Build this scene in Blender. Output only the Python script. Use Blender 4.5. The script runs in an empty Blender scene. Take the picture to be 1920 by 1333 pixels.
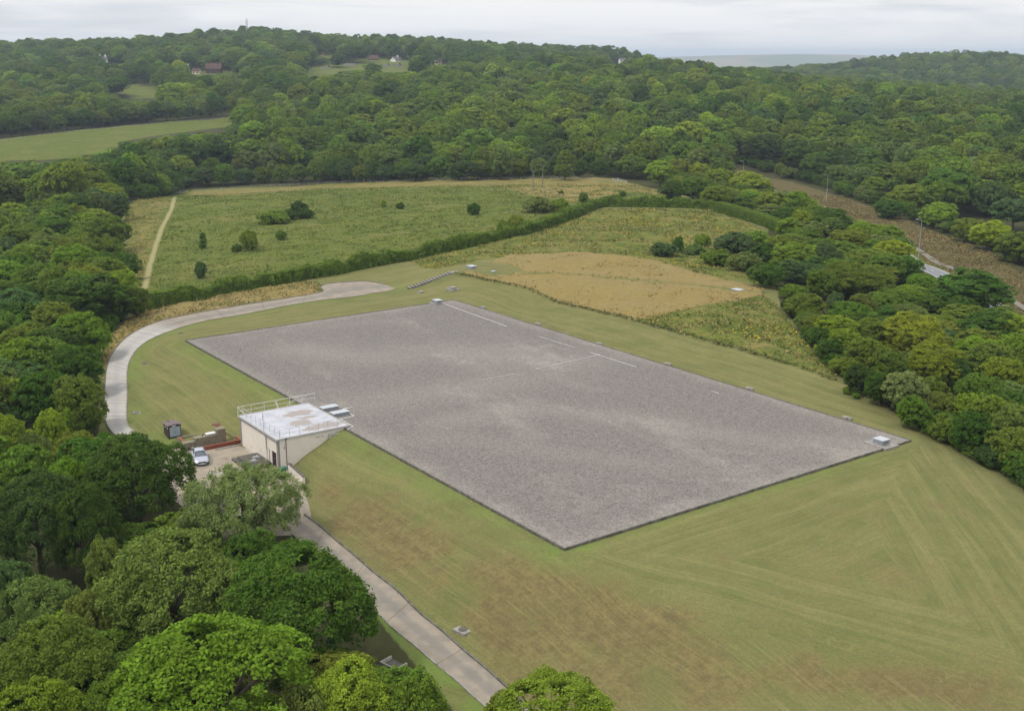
import bpy, math, random
import numpy as np
C = bpy.context.scene
R = math.radians
random.seed(4)

# ---------------------------------------------------------------- camera, sky, sun
F, CAMH = 2154.0, 46.0
PITCH = math.atan((666.5 - 106) / F)
cam_data = bpy.data.cameras.new('camera')
cam = bpy.data.objects.new('camera', cam_data)
C.collection.objects.link(cam)
cam.location = (0, 0, CAMH)
cam.rotation_euler = (R(90) - PITCH, 0, 0)
cam_data.sensor_width = 36
cam_data.lens = 36 * F / 1920
cam_data.clip_start = 1
cam_data.clip_end = 40000
C.camera = cam

SUN_EL, SUN_AZ = R(56), R(235)          # azimuth clockwise from +Y
world = bpy.data.worlds.new('World')
C.world = world
world.use_nodes = True
wt = world.node_tree
wt.nodes.clear()


class NT:
    """small node-tree writer"""
    def __init__(s, nt):
        s.t = nt

    def n(s, typ, ins=None, **kw):
        nd = s.t.nodes.new(typ)
        for k, v in kw.items():
            setattr(nd, k, v)
        for k, v in (ins or {}).items():
            s.put(nd.inputs[k], v)
        return nd

    def put(s, sock, v):
        if isinstance(v, bpy.types.NodeSocket):
            s.t.links.new(v, sock)
        elif isinstance(v, (tuple, list)) and len(v) == 3 and sock.type == 'RGBA':
            sock.default_value = (*v, 1)
        else:
            sock.default_value = v

    def math(s, op, a, b=0.0, clamp=False):
        nd = s.n('ShaderNodeMath', {0: a, 1: b}, operation=op, use_clamp=clamp)
        return nd.outputs[0]

    def noise(s, vec, scale, detail=3.0, rough=0.55, dist=0.0):
        return s.n('ShaderNodeTexNoise', {'Vector': vec, 'Scale': scale, 'Detail': detail,
                                          'Roughness': rough, 'Distortion': dist}).outputs[0]

    def mix(s, f, a, b, mode='MIX'):
        nd = s.n('ShaderNodeMix', data_type='RGBA', blend_type=mode)
        s.put(nd.inputs[0], f); s.put(nd.inputs[6], a); s.put(nd.inputs[7], b)
        return nd.outputs[2]

    def step(s, v, lo, hi):
        nd = s.n('ShaderNodeMapRange', {0: v, 1: lo, 2: hi, 3: 0.0, 4: 1.0}, interpolation_type='SMOOTHSTEP')
        return nd.outputs[0]

    def attr(s, name, kind='GEOMETRY'):
        return s.n('ShaderNodeAttribute', attribute_name=name, attribute_type=kind)

    def mapping(s, vec, scale=(1, 1, 1), rot=(0, 0, 0), loc=(0, 0, 0)):
        return s.n('ShaderNodeMapping', {'Vector': vec, 'Scale': scale, 'Rotation': rot, 'Location': loc}).outputs[0]


w = NT(wt)
sky = w.n('ShaderNodeTexSky', sky_type='NISHITA', sun_disc=False, sun_elevation=SUN_EL, sun_rotation=SUN_AZ,
          altitude=100.0, air_density=1.2, dust_density=3.0, ozone_density=1.5)
tc = w.n('ShaderNodeTexCoord')
gen = tc.outputs['Generated']
stretch = w.mapping(gen, (2.2, 2.2, 26.0))
cl = w.noise(stretch, 1.6, 6.0, 0.55, 0.6)
cl2 = w.noise(w.mapping(gen, (1.3, 1.3, 9.0), loc=(3, 1, 2)), 1.1, 4.0, 0.6, 0.3)
cover = w.math('ADD', w.math('MULTIPLY', cl, 0.6), w.math('MULTIPLY', cl2, 0.4))
fac = w.step(cover, 0.40, 0.58)
grey = w.mix(fac, (6.7, 7.05, 7.6), (9.6, 9.55, 9.6))     # overcast cloud radiance on the sky's own scale
mixed = w.mix(0.93, sky.outputs[0], grey)
# an overcast sky is brightest overhead
zen = w.math('ADD', .78, w.math('MULTIPLY', w.math('MAXIMUM', w.n('ShaderNodeSeparateXYZ', {0: gen}).outputs[2], 0.0), .70))
mixed = w.mix(1.0, mixed, w.n('ShaderNodeCombineColor', {0: zen, 1: zen, 2: zen}).outputs[0], 'MULTIPLY')
bg = w.n('ShaderNodeBackground', {'Color': mixed, 'Strength': 0.1})
wo = w.n('ShaderNodeOutputWorld', {'Surface': bg.outputs[0]})

sun_l = bpy.data.lights.new('sun', 'SUN')
sun_l.energy = 1.5
sun_l.angle = R(10)
sun_l.color = (1.0, 0.96, 0.9)
sun_o = bpy.data.objects.new('sun', sun_l)
C.collection.objects.link(sun_o)
sd = (math.sin(SUN_AZ) * math.cos(SUN_EL), math.cos(SUN_AZ) * math.cos(SUN_EL), math.sin(SUN_EL))
import mathutils
sun_o.rotation_euler = mathutils.Vector(sd).to_track_quat('Z', 'Y').to_euler()
sun_o.location = (0, 0, 200)

C.view_settings.view_transform = 'Standard'
C.view_settings.look = 'None'
C.view_settings.gamma = 1
C.view_settings.exposure = 0.4
C.render.engine = 'CYCLES'
C.cycles.use_denoising = True
C.cycles.max_bounces = 5
C.cycles.diffuse_bounces = 3
C.cycles.transmission_bounces = 2
C.cycles.transparent_max_bounces = 4
C.cycles.volume_bounces = 0

# ---------------------------------------------------------------- placing helpers


def ray(px, py):
    a = (px - 960) / F
    b = -(py - 666.5) / F
    return (a, math.cos(PITCH) + b * math.sin(PITCH), -math.sin(PITCH) + b * math.cos(PITCH))


def at(px, py, z=0.0):
    d = ray(px, py)
    t = (z - CAMH) / d[2]
    return (d[0] * t, d[1] * t, z)


def depth_of(x, y, z):
    return y * math.cos(PITCH) - (z - CAMH) * math.sin(PITCH)


def project(x, y, z):
    dz = z - CAMH
    d = y * math.cos(PITCH) - dz * math.sin(PITCH)
    up = y * math.sin(PITCH) + dz * math.cos(PITCH)
    return 960 + F * x / d, 666.5 - F * up / d


P1, P2, P3, P4 = [np.array(at(*q)[:2]) for q in ((348, 638), (850, 562), (1708, 825), (1058, 1028))]
U = (P4 - P1) / np.linalg.norm(P4 - P1)
NV = np.array([-U[1], U[0]])            # points into the gravel roof
SITE_ROT = math.atan2(U[1], U[0])


def site(u, n):
    return P1 + U * u + NV * n


def to_site(x, y):
    d = np.array([x, y]) - P1
    return float(d @ U), float(d @ NV)


# ---------------------------------------------------------------- terrain
ctrl = []
for (a, b, n) in ((P1, P2, 5), (P2, P3, 10), (P3, P4, 6), (P4, P1, 10)):
    for i in range(n):
        q = a + (b - a) * i / n
        ctrl.append((q[0], q[1], -0.2))
for q in ((30, 20), (60, 20), (85, 30), (30, 40)):
    s = site(*q); ctrl.append((s[0], s[1], -0.3))
NEAR = '''570 965 -4.0;620 1010 -4.1;700 1080 -4.3;780 1150 -4.5;860 1215 -4.7;950 1290 -5;1000 1335 -5.2
545 1000 -4.1;690 1130 -4.4;790 1220 -4.8;905 1320 -5.2
640 930 -3.0;760 1030 -2.9;900 1130 -3.0;1040 1200 -3.2;700 920 -1.6;850 1010 -1.7;960 1090 -1.6
1140 1075 -0.8;1300 1140 -1.1;1450 1190 -1.4;1700 1235 -1.8;1900 1280 -2.2;1200 1330 -4.2;1500 1333 -3.8;1900 1340 -3.4;1250 1220 -3.0;1150 1160 -2.6
1400 1000 -.4;1700 900 -.4;1800 1000 -.8;1900 1100 -1.3;1500 1100 -.9;1860 900 -2.0;1920 905 -3;1830 840 -2.4;1760 810 -1.6;1680 765 -1.0;1600 715 -.7;1540 680 -.4;1500 610 0.3;1470 560 .8;1440 540 1
1000 572 -.2;1300 668 -.3;1500 735 -.4
850 512 1.3;1000 545 1.2;1200 600 1.0;1400 655 .6;1560 712 -.1
765 541 -1.3;700 535 -1.3;640 545 -1.3;610 538 -1.3;680 552 -1.3;600 560 -1.4;520 575 -1.5;450 585 -1.7;330 605 -2.0;250 635 -2.3;215 680 -2.6;205 740 -3.0;215 805 -3.5
600 582 -.8;480 605 -1.0;760 556 -.8;300 670 -1.8;280 740 -2.3;300 800 -2.9;400 730 -1.5;450 760 -2.0;500 745 -1.0;400 690 -.9
250 585 -2.7;500 535 -2.1;640 510 -1.6;770 490 -.5;1000 440 1;1130 390 1;1340 393 .5;1450 430 0
780 497 0.4;810 508 0.6
885 502 1.4;1100 480 1.5;1380 546 1.2;1250 510 1.4;1200 440 1;1350 480 .8;1000 470 1.3
300 530 -2.7;500 480 -2;700 440 -1.5;900 420 -.6;300 380 -3;600 355 -3;900 342 -2;1150 340 -2;1230 360 -1.5
1920 620 -6;1740 495 -6;1620 430 -6;1549 380 -6;1400 335 -6;1920 530 -5.4;1750 450 -5.4;1600 390 -5.4;1480 350 -5.6;1900 480 -4
1700 600 -4.5;1800 700 -4.5;1600 480 -3;1500 400 -3;1400 365 -3;1650 640 -3.8;1850 800 -4.2
100 700 -5;150 500 -5;100 400 -5;0 600 -6;200 380 -4;100 1000 -6;300 1200 -6.5;500 1300 -6.5;0 1300 -8;700 1300 -5.6;-200 800 -7;-200 500 -6;600 1150 -5;400 1050 -5.5
200 850 -4.4;320 830 -3.7;420 870 -3.8;470 900 -3.8;400 930 -3.9;520 930 -3.9;430 825 -3.5;360 815 -3.4'''
for seg in NEAR.replace('\n', ';').split(';'):
    a, b, z = map(float, seg.split())
    q = at(a, b, z)
    ctrl.append(q)
for n, z in ((-9.3, -3.8), (-7.5, -3.3), (-5.5, -2.5), (-3.5, -1.6), (-1.8, -.8), (0, -.25)):
    for uu in (45.0, 58.2, 60.5):
        s = site(uu, n); ctrl.append((s[0], s[1], z if uu < 60 else max(z, -3.6)))
FAR = '''-150 600 1;-60 590 0;-260 600 0;-230 500 -12;-150 500 -11;-90 490 -9;-230 555 -5;-150 560 -4;-330 520 -10;-20 520 -3;-150 743 4;-260 743 3;-60 740 8;0 600 5;150 600 4;300 500 -4;420 650 -4;-400 700 0
-300 900 15;-181 850 15;-60 850 17;-420 950 16;60 800 17;20 950 25;106 950 29;150 950 24;190 900 15;260 800 8;420 900 3;420 1150 -4;600 900 -3
-277 1100 33;-100 1100 32;-490 1100 21;-650 1250 30;100 1150 24;260 1150 8
-600 1500 46;-480 1500 47;-334 1500 63;-262 1500 58;-215 1500 47;-146 1500 53;-7 1500 41;118 1500 39;170 1500 30;200 1500 18;270 1500 2
-800 1600 44;430 1450 6;620 1700 34;740 1750 30;330 1500 -4;380 1650 0;450 1700 12;540 1680 26;700 1450 6;800 1750 16;900 1800 8;560 1250 -12;450 1250 -10;720 1250 -12
-700 2200 30;-200 2300 20;200 2200 -10;600 2300 10;1000 2300 0;-1500 2000 40;1500 2000 0
-2500 1000 10;2500 1000 0;0 4000 -25;-3000 4000 -20;3000 4000 -25;0 8000 -30;-6000 8000 -20;6000 8000 -25;0 14000 -30;9000 14000 -30;-9000 14000 -30;-1500 0 -8;1500 0 -6;0 -500 -10;-300 300 -7;300 250 -5'''
for seg in FAR.replace('\n', ';').split(';'):
    ctrl.append(tuple(map(float, seg.split())))
CT = np.array(ctrl)
_c2 = 9.0
_A = np.sqrt(((CT[:, None, :2] - CT[None, :, :2]) ** 2).sum(-1) + _c2)
_A[np.diag_indices(len(CT))] += 0.0
_M = np.block([[_A, np.ones((len(CT), 1))], [np.ones((1, len(CT))), np.zeros((1, 1))]])
_W = np.linalg.lstsq(_M, np.append(CT[:, 2], 0), rcond=1e-9)[0]


def sdf(X, Y, poly):
    """signed distance to a polygon, negative inside"""
    poly = np.asarray(poly, float)[:, :2]
    d = np.full(X.shape, 1e9)
    inside = np.zeros(X.shape, bool)
    for i in range(len(poly)):
        a = poly[i]; b = poly[(i + 1) % len(poly)]
        e = b - a
        wx, wy = X - a[0], Y - a[1]
        t = np.clip((wx * e[0] + wy * e[1]) / max(e @ e, 1e-9), 0, 1)
        d = np.minimum(d, (wx - e[0] * t) ** 2 + (wy - e[1] * t) ** 2)
        c = (a[1] > Y) != (b[1] > Y)
        if e[1] != 0:
            inside ^= c & (X < a[0] + (Y - a[1]) * e[0] / e[1])
    d = np.sqrt(d)
    return np.where(inside, -d, d)


def sm(v, lo, hi):
    t = np.clip((v - lo) / (hi - lo), 0, 1)
    return t * t * (3 - 2 * t)


RECT = [P1, P2, P3, P4]
YARD_Z = -3.8
YARD = [at(*q, YARD_Z)[:2] for q in ((236, 822), (262, 835), (330, 838), (437, 833), (452, 837), (529, 869), (541, 884),
                                     (569, 909), (584, 965), (548, 1003), (420, 1010), (330, 940), (225, 850))]


def hraw(X, Y):
    X = np.asarray(X, float); Y = np.asarray(Y, float)
    sh = X.shape
    x = X.ravel(); y = Y.ravel()
    out = np.empty(len(x))
    for i in range(0, len(x), 40000):
        dx = x[i:i + 40000, None] - CT[None, :, 0]
        dy = y[i:i + 40000, None] - CT[None, :, 1]
        out[i:i + 40000] = np.sqrt(dx * dx + dy * dy + _c2) @ _W[:-1] + _W[-1]
    # far hills on the horizon
    for (hx, hy, sx, sy, hh) in ((2500, 9500, 1500, 600, 78), (4200, 10500, 1800, 500, 66), (3300, 7500, 1500, 400, 35),
                                 (1900, 6500, 700, 300, 25), (-500, 9500, 2500, 800, 50)):
        out += hh * np.exp(-((x - hx) / sx) ** 2 - ((y - hy) / sy) ** 2)
    return out.reshape(sh)


def height(X, Y):
    X = np.asarray(X, float); Y = np.asarray(Y, float)
    z = hraw(X, Y)
    dy = sdf(X, Y, YARD)
    z = YARD_Z + (z - YARD_Z) * sm(dy, 0.15, 2.5)
    dr = sdf(X, Y, RECT)
    z = -0.2 + (z + 0.2) * sm(dr, 0.2, 3.0)
    return z


def h1(x, y):
    return float(height(np.array([x]), np.array([y]))[0])


def atg(px, py, dz=0.0):
    """point of the terrain seen at a pixel (marched)"""
    z = -2.0
    d = ray(px, py)
    t = 60.0
    ts = np.concatenate([np.arange(60, 500, 2.0), np.arange(500, 2600, 8.0)])
    zz = height(d[0] * ts, d[1] * ts) + dz - (CAMH + d[2] * ts)
    k = np.argmax(zz > 0)
    if zz[k] <= 0:
        k = len(ts) - 1
    k = max(k, 1)
    a, b = zz[k - 1], zz[k]
    t = ts[k - 1] + (ts[k] - ts[k - 1]) * (-a / (b - a) if b != a else 0)
    return (d[0] * t, d[1] * t, CAMH + d[2] * t)


def gp(s):
    """polygon given in picture points, laid on the terrain"""
    return [atg(*map(float, q.split()))[:2] for q in s.split(';')]

# ---------------------------------------------------------------- object helpers
col = C.collection


def tag(o, label=None, cat=None, group=None, kind=None):
    if label: o['label'] = label
    if cat: o['category'] = cat
    if group: o['group'] = group
    if kind: o['kind'] = kind
    return o


def thing(name, label, cat, loc=(0, 0, 0), rotz=0.0, group=None):
    o = bpy.data.objects.new(name, None)
    o.empty_display_size = 0.3
    col.objects.link(o)
    o.location = loc
    o.rotation_euler = (0, 0, rotz)
    return tag(o, label, cat, group)


def link_mesh(name, me, parent=None, loc=(0, 0, 0), rotz=0.0):
    o = bpy.data.objects.new(name, me)
    col.objects.link(o)
    o.parent = parent
    o.location = loc
    o.rotation_euler = (0, 0, rotz)
    return o


def np_mesh(name, V, Fq, mat=None, smooth=False):
    """mesh out of numpy vertices and equal-sized faces"""
    V = np.asarray(V, np.float32); Fq = np.asarray(Fq, np.int32)
    me = bpy.data.meshes.new(name)
    k = Fq.shape[1]
    me.vertices.add(len(V)); me.vertices.foreach_set('co', V.ravel())
    me.loops.add(Fq.size); me.loops.foreach_set('vertex_index', Fq.ravel())
    me.polygons.add(len(Fq))
    me.polygons.foreach_set('loop_start', np.arange(0, Fq.size, k, dtype=np.int32))
    me.polygons.foreach_set('loop_total', np.full(len(Fq), k, np.int32))
    me.polygons.foreach_set('use_smooth', np.full(len(Fq), smooth))
    me.update(calc_edges=True)
    if mat: me.materials.append(mat)
    return me


class MB:
    """collects boxes, prisms, tubes and discs into one mesh"""
    def __init__(s):
        s.v, s.f = [], []

    def add(s, vs, fs):
        k = len(s.v)
        s.v += [tuple(map(float, p)) for p in vs]
        s.f += [tuple(i + k for i in f) for f in fs]
        return s

    def box(s, x0, x1, y0, y1, z0, z1):
        return s.add([(x0, y0, z0), (x1, y0, z0), (x1, y1, z0), (x0, y1, z0), (x0, y0, z1), (x1, y0, z1), (x1, y1, z1), (x0, y1, z1)],
                     [(0, 3, 2, 1), (4, 5, 6, 7), (0, 1, 5, 4), (1, 2, 6, 5), (2, 3, 7, 6), (3, 0, 4, 7)])

    def prism(s, pts, z0, z1):
        n = len(pts)
        z0 = z0 if hasattr(z0, '__len__') else [z0] * n
        z1 = z1 if hasattr(z1, '__len__') else [z1] * n
        return s.add([(p[0], p[1], a) for p, a in zip(pts, z0)] + [(p[0], p[1], a) for p, a in zip(pts, z1)],
                     [tuple(range(n - 1, -1, -1)), tuple(range(n, 2 * n))] + [(i, (i + 1) % n, n + (i + 1) % n, n + i) for i in range(n)])

    def tube(s, a, b, r0, r1=None, n=8, cap=True):
        r1 = r0 if r1 is None else r1
        a = np.array(a, float); b = np.array(b, float)
        d = b - a; d /= max(np.linalg.norm(d), 1e-9)
        t = np.array([0, 0, 1.0]) if abs(d[2]) < .9 else np.array([1.0, 0, 0])
        e = np.cross(d, t); e /= np.linalg.norm(e); g = np.cross(d, e)
        vs = []
        for c, r in ((a, r0), (b, r1)):
            for i in range(n):
                w_ = 2 * math.pi * i / n
                vs.append(c + (e * math.cos(w_) + g * math.sin(w_)) * r)
        fs = [(i, (i + 1) % n, n + (i + 1) % n, n + i) for i in range(n)]
        if cap: fs += [tuple(range(n - 1, -1, -1)), tuple(range(n, 2 * n))]
        return s.add(vs, fs)

    def path(s, pts, r, n=6):
        for a, b in zip(pts[:-1], pts[1:]): s.tube(a, b, r, n=n)
        return s

    def build(s, name, mat, parent=None, bevel=0.0, loc=(0, 0, 0), smooth=False):
        me = bpy.data.meshes.new(name)
        me.from_pydata(s.v, [], s.f)
        me.materials.append(mat)
        if smooth:
            for p in me.polygons: p.use_smooth = True
        o = link_mesh(name, me, parent, loc)
        if bevel:
            m = o.modifiers.new('bevel', 'BEVEL'); m.width = bevel; m.segments = 2; m.limit_method = 'ANGLE'
        return o


# ---------------------------------------------------------------- materials
def newmat(name, rough=0.9, spec=0.2):
    m = bpy.data.materials.new(name); m.use_nodes = True
    m.node_tree.nodes.clear()
    t = NT(m.node_tree)
    p = t.n('ShaderNodeBsdfPrincipled', {'Roughness': rough, 'Specular IOR Level': spec})
    t.n('ShaderNodeOutputMaterial', {'Surface': p.outputs[0]})
    return m, t, p


def surf(name, c1, c2, scale=2.0, rough=0.85, spec=0.2, bump=0.1, bscale=None, metal=0.0, stain=None, stain_scale=0.4, stain_lo=.5):
    m, t, p = newmat(name, rough, spec)
    co = t.n('ShaderNodeTexCoord').outputs['Object']
    f1 = t.noise(co, scale, 5, .65)
    c = t.mix(t.step(f1, .3, .7), c1, c2)
    if stain:
        c = t.mix(t.step(t.noise(co, stain_scale, 5, .6), stain_lo, stain_lo + .12), c, stain)
    t.put(p.inputs['Base Color'], c)
    p.inputs['Metallic'].default_value = metal
    if bump:
        b = t.n('ShaderNodeBump', {'Strength': bump, 'Distance': 0.05, 'Height': t.noise(co, bscale or scale * 6, 4, .6)})
        t.put(p.inputs['Normal'], b.outputs[0])
    return m


M = {}
M['concrete'] = surf('concrete', (.30, .28, .25), (.20, .19, .17), 1.5, bump=.3, stain=(.12, .11, .085), stain_scale=1.2, stain_lo=.58)
M['pale_concrete'] = surf('pale_concrete', (.42, .40, .35), (.30, .28, .24), 2.0, bump=.3)
M['dark_concrete'] = surf('dark_concrete', (.13, .115, .095), (.075, .07, .055), 2.5, bump=.4)
M['soil_dark'] = surf('soil_dark', (.06, .045, .03), (.035, .028, .02), 3)
M['edging'] = surf('edging', (.16, .15, .125), (.07, .065, .05), 1.2, bump=.3)
M['render_wall'] = surf('render_wall', (.72, .655, .575), (.66, .60, .525), .8, rough=.8, bump=.08, stain=(.50, .45, .36), stain_scale=.5, stain_lo=.62)
M['grey_trim'] = surf('grey_trim', (.27, .26, .24), (.20, .195, .18), 2)
M['galv'] = surf('galv', (.50, .52, .54), (.40, .42, .44), 4, rough=.45, spec=.5, bump=0, metal=.3)
M['box_metal'] = surf('box_metal', (.44, .46, .48), (.36, .38, .40), 2, rough=.5, spec=.4, bump=.02)
M['box_side'] = surf('box_side', (.26, .275, .29), (.20, .21, .22), 2, rough=.6)
M['white_pipe'] = surf('white_pipe', (.62, .61, .57), (.48, .46, .42), 1.0, rough=.5, bump=0)
M['brown_door'] = surf('brown_door', (.055, .030, .028), (.035, .020, .018), 3, rough=.6)
M['kiosk_brown'] = surf('kiosk_brown', (.065, .048, .042), (.045, .033, .030), 4, rough=.6)
M['kiosk_roof'] = surf('kiosk_roof', (.165, .125, .125), (.13, .10, .10), 3, rough=.75)
M['grey_door'] = surf('grey_door', (.30, .36, .40), (.26, .31, .35), 2, rough=.5)
M['black'] = surf('black', (.018, .018, .02), (.012, .012, .014), 3, rough=.6)
M['brick'] = surf('brick', (.25, .080, .052), (.17, .055, .038), 6, bump=.3)
M['white_paint'] = surf('white_paint', (.80, .80, .78), (.70, .70, .68), 2, rough=.5)
M['green_plastic'] = surf('green_plastic', (.022, .135, .085), (.018, .10, .065), 2, rough=.5, spec=.4)
M['bark'] = surf('bark', (.10, .08, .06), (.055, .045, .035), 2, bump=.5)
M['pale_bark'] = surf('pale_bark', (.42, .39, .33), (.30, .27, .22), 2, bump=.3)
M['grey_bark'] = surf('grey_bark', (.20, .185, .16), (.13, .12, .10), 2, bump=.3)
M['lamp_grey'] = surf('lamp_grey', (.34, .36, .37), (.27, .29, .30), 3, rough=.5, spec=.4, bump=0)
M['roof_tile'] = surf('roof_tile', (.095, .055, .046), (.07, .042, .036), 3)
M['roof_slate'] = surf('roof_slate', (.13, .12, .12), (.09, .085, .085), 3)
M['house_white'] = surf('house_white', (.80, .78, .73), (.72, .70, .66), 1)
M['house_cream'] = surf('house_cream', (.62, .54, .40), (.56, .48, .36), 1)
M['window_dark'] = surf('window_dark', (.04, .045, .05), (.03, .035, .04), 1, rough=.2, spec=.5, bump=0)
M['plastic_red'] = surf('brick_cap', (.30, .10, .065), (.21, .075, .05), 5, bump=.2)


def timber_mat():
    m, t, p = newmat('weathered_timber', .85)
    co = t.n('ShaderNodeTexCoord').outputs['Object']
    g = t.noise(t.mapping(co, (8, 8, .8)), 1.3, 5, .6)
    c = t.mix(t.step(g, .35, .65), (.28, .25, .17), (.15, .14, .10))
    c = t.mix(t.step(t.noise(co, .9, 4), .5, .65), c, (.22, .18, .12))
    wv = t.n('ShaderNodeTexWave', {'Vector': co, 'Scale': 1.6, 'Distortion': 0.3}, bands_direction='Y')
    c = t.mix(t.step(wv.outputs[1], .93, .99), c, (.05, .045, .035))
    t.put(p.inputs['Base Color'], c)
    return m


M['timber'] = timber_mat()


def roof_mat():
    """white roof membrane with silt-brown ponding stains"""
    m, t, p = newmat('roof_membrane', .6, .3)
    co = t.n('ShaderNodeTexCoord').outputs['Object']
    c = t.mix(t.step(t.noise(co, .7, 5), .3, .7), (.45, .45, .475), (.36, .36, .385))
    sep = t.n('ShaderNodeSeparateXYZ', {0: co})
    tot = None
    for (cx, cy, rx, ry) in ((3.4, 6.6, 1.3, 2.3), (7.4, 5.2, 1.5, 1.6), (10.2, 7.0, 1.3, 3.0), (5.8, 7.3, .6, 1.6)):
        dx = t.math('DIVIDE', t.math('SUBTRACT', sep.outputs[0], cx), rx)
        dy = t.math('DIVIDE', t.math('SUBTRACT', sep.outputs[1], cy), ry)
        r2 = t.math('ADD', t.math('MULTIPLY', dx, dx), t.math('MULTIPLY', dy, dy))
        g = t.math('POWER', 2.718, t.math('MULTIPLY', r2, -1.0))
        tot = g if tot is None else t.math('MAXIMUM', tot, g)
    v = t.math('ADD', tot, t.math('MULTIPLY', t.math('SUBTRACT', t.noise(co, .9, 5, .65), .5), 1.5))
    c = t.mix(t.math('MULTIPLY', t.step(v, .30, .58), .85), c, (.27, .225, .19))
    t.put(p.inputs['Base Color'], c)
    return m


M['roof'] = roof_mat()


def gravel_mat():
    m, t, p = newmat('gravel', .95, .1)
    co = t.n('ShaderNodeTexCoord').outputs['Object']
    big = t.noise(t.mapping(co, (.035, .075, 1)), 1.0, 4, .55, .4)
    mid = t.noise(co, .35, 5, .65)
    v1 = t.n('ShaderNodeTexVoronoi', {'Vector': co, 'Scale': 5.5, 'Randomness': 1.0})
    v2 = t.n('ShaderNodeTexVoronoi', {'Vector': co, 'Scale': 13.0, 'Randomness': 1.0})
    s1 = t.n('ShaderNodeSeparateColor', {0: v1.outputs['Color']}).outputs[0]
    s2 = t.n('ShaderNodeSeparateColor', {0: v2.outputs['Color']}).outputs[1]
    st = t.math('ADD', t.math('MULTIPLY', s1, .55), t.math('MULTIPLY', s2, .45))
    st = t.math('ADD', st, t.math('MULTIPLY', t.math('SUBTRACT', t.noise(co, 1.3, 4, .7), .5), .5))
    dark = t.mix(st, (.090, .081, .074), (.250, .224, .200))
    lite = t.mix(st, (.155, .139, .122), (.325, .292, .255))
    e = t.attr('edge').outputs['Fac']
    f = t.math('ADD', t.step(t.math('ADD', t.math('MULTIPLY', big, .7), t.math('MULTIPLY', mid, .3)), .50, .70), e, True)
    c = t.mix(f, dark, lite)
    # rubbed-bare sandy scuffs
    c = t.mix(t.math('MULTIPLY', t.step(t.noise(t.mapping(co, (.25, .6, 1)), 1.0, 5, .6, .8), .66, .76), .4), c, (.42, .38, .33))
    t.put(p.inputs['Base Color'], c)
    b = t.n('ShaderNodeBump', {'Strength': .6, 'Distance': .06, 'Height': st})
    t.put(p.inputs['Normal'], b.outputs[0])
    return m


def road_mat():
    m, t, p = newmat('old_concrete_road', .9, .15)
    co = t.n('ShaderNodeTexCoord').outputs['Object']
    uv = t.n('ShaderNodeUVMap', uv_map='lane').outputs[0]
    su = t.n('ShaderNodeSeparateXYZ', {0: uv})
    s, l = su.outputs[0], su.outputs[1]      # 0..1 across, metres along
    base = t.mix(t.step(t.noise(co, .5, 5, .65), .35, .65), (.285, .245, .195), (.215, .19, .155))
    # worn tyre tracks and darker middle
    mid = t.math('SUBTRACT', 1.0, t.step(t.math('ABSOLUTE', t.math('SUBTRACT', s, .52)), .05, .24))
    wob = t.math('ADD', mid, t.math('MULTIPLY', t.math('SUBTRACT', t.noise(co, .8, 4), .5), 1.0), True)
    base = t.mix(t.math('MULTIPLY', wob, .55), base, (.155, .147, .135))
    fine = t.noise(co, 9, 4, .7)
    base = t.mix(t.math('MULTIPLY', fine, .35), base, (.50, .47, .41), 'OVERLAY')
    # ribbed casting on the loop road
    rib = t.n('ShaderNodeTexNoise', {'Vector': t.mapping(uv, (.2, 1.0, 1)), 'Scale': 2.6, 'Detail': 3}).outputs[0]
    lp = t.attr('loop').outputs['Fac']
    base = t.mix(t.math('MULTIPLY', lp, t.math('ADD', .35, t.math('MULTIPLY', t.step(rib, .35, .65), .35))), base, (.44, .43, .40), 'MIX')
    base = t.mix(t.math('MULTIPLY', t.math('MULTIPLY', lp, mid), .45), base, (.30, .29, .28))
    # joints
    j = t.math('ABSOLUTE', t.math('SUBTRACT', t.math('FRACT', t.math('DIVIDE', l, 9.3)), .5))
    base = t.mix(t.math('MULTIPLY', t.math('SUBTRACT', 1.0, t.step(j, .003, .009)), .7), base, (.12, .09, .06))
    # cracks
    vo = t.n('ShaderNodeTexVoronoi', {'Vector': t.mix(.12, co, t.n('ShaderNodeTexNoise', {'Vector': co, 'Scale': 1.2, 'Detail': 4}).outputs[1]), 'Scale': .28}, feature='DISTANCE_TO_EDGE')
    base = t.mix(t.math('MULTIPLY', t.math('MULTIPLY', t.step(t.noise(co, .12, 3), .48, .6), t.math('SUBTRACT', 1.0, t.step(vo.outputs[0], .0, .008))), .6), base, (.10, .09, .07))
    # moss and soil gathered at the edges
    ed = t.math('ADD', t.step(t.math('ABSOLUTE', t.math('SUBTRACT', s, .5)), .44, .5), t.math('MULTIPLY', t.math('SUBTRACT', t.noise(co, 1.5, 5), .5), 1.2))
    base = t.mix(t.math('MULTIPLY', t.step(ed, .45, .8), .6), base, (.17, .13, .085))
    t.put(p.inputs['Base Color'], base)
    b = t.n('ShaderNodeBump', {'Strength': .2, 'Distance': .03, 'Height': fine})
    t.put(p.inputs['Normal'], b.outputs[0])
    return m


M['gravel'] = gravel_mat()
M['road'] = road_mat()
M['asphalt'] = surf('asphalt', (.21, .215, .225), (.16, .165, .175), .8, bump=.1)
M['road_paint'] = surf('road_paint', (.75, .75, .72), (.62, .62, .60), 2, bump=0)
M['yard'] = surf('yard_concrete', (.34, .285, .21), (.25, .215, .165), .45, bump=.2, stain=(.22, .17, .13), stain_scale=.35, stain_lo=.56)
M['footway'] = surf('footway', (.20, .175, .14), (.16, .145, .115), .8)


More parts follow.
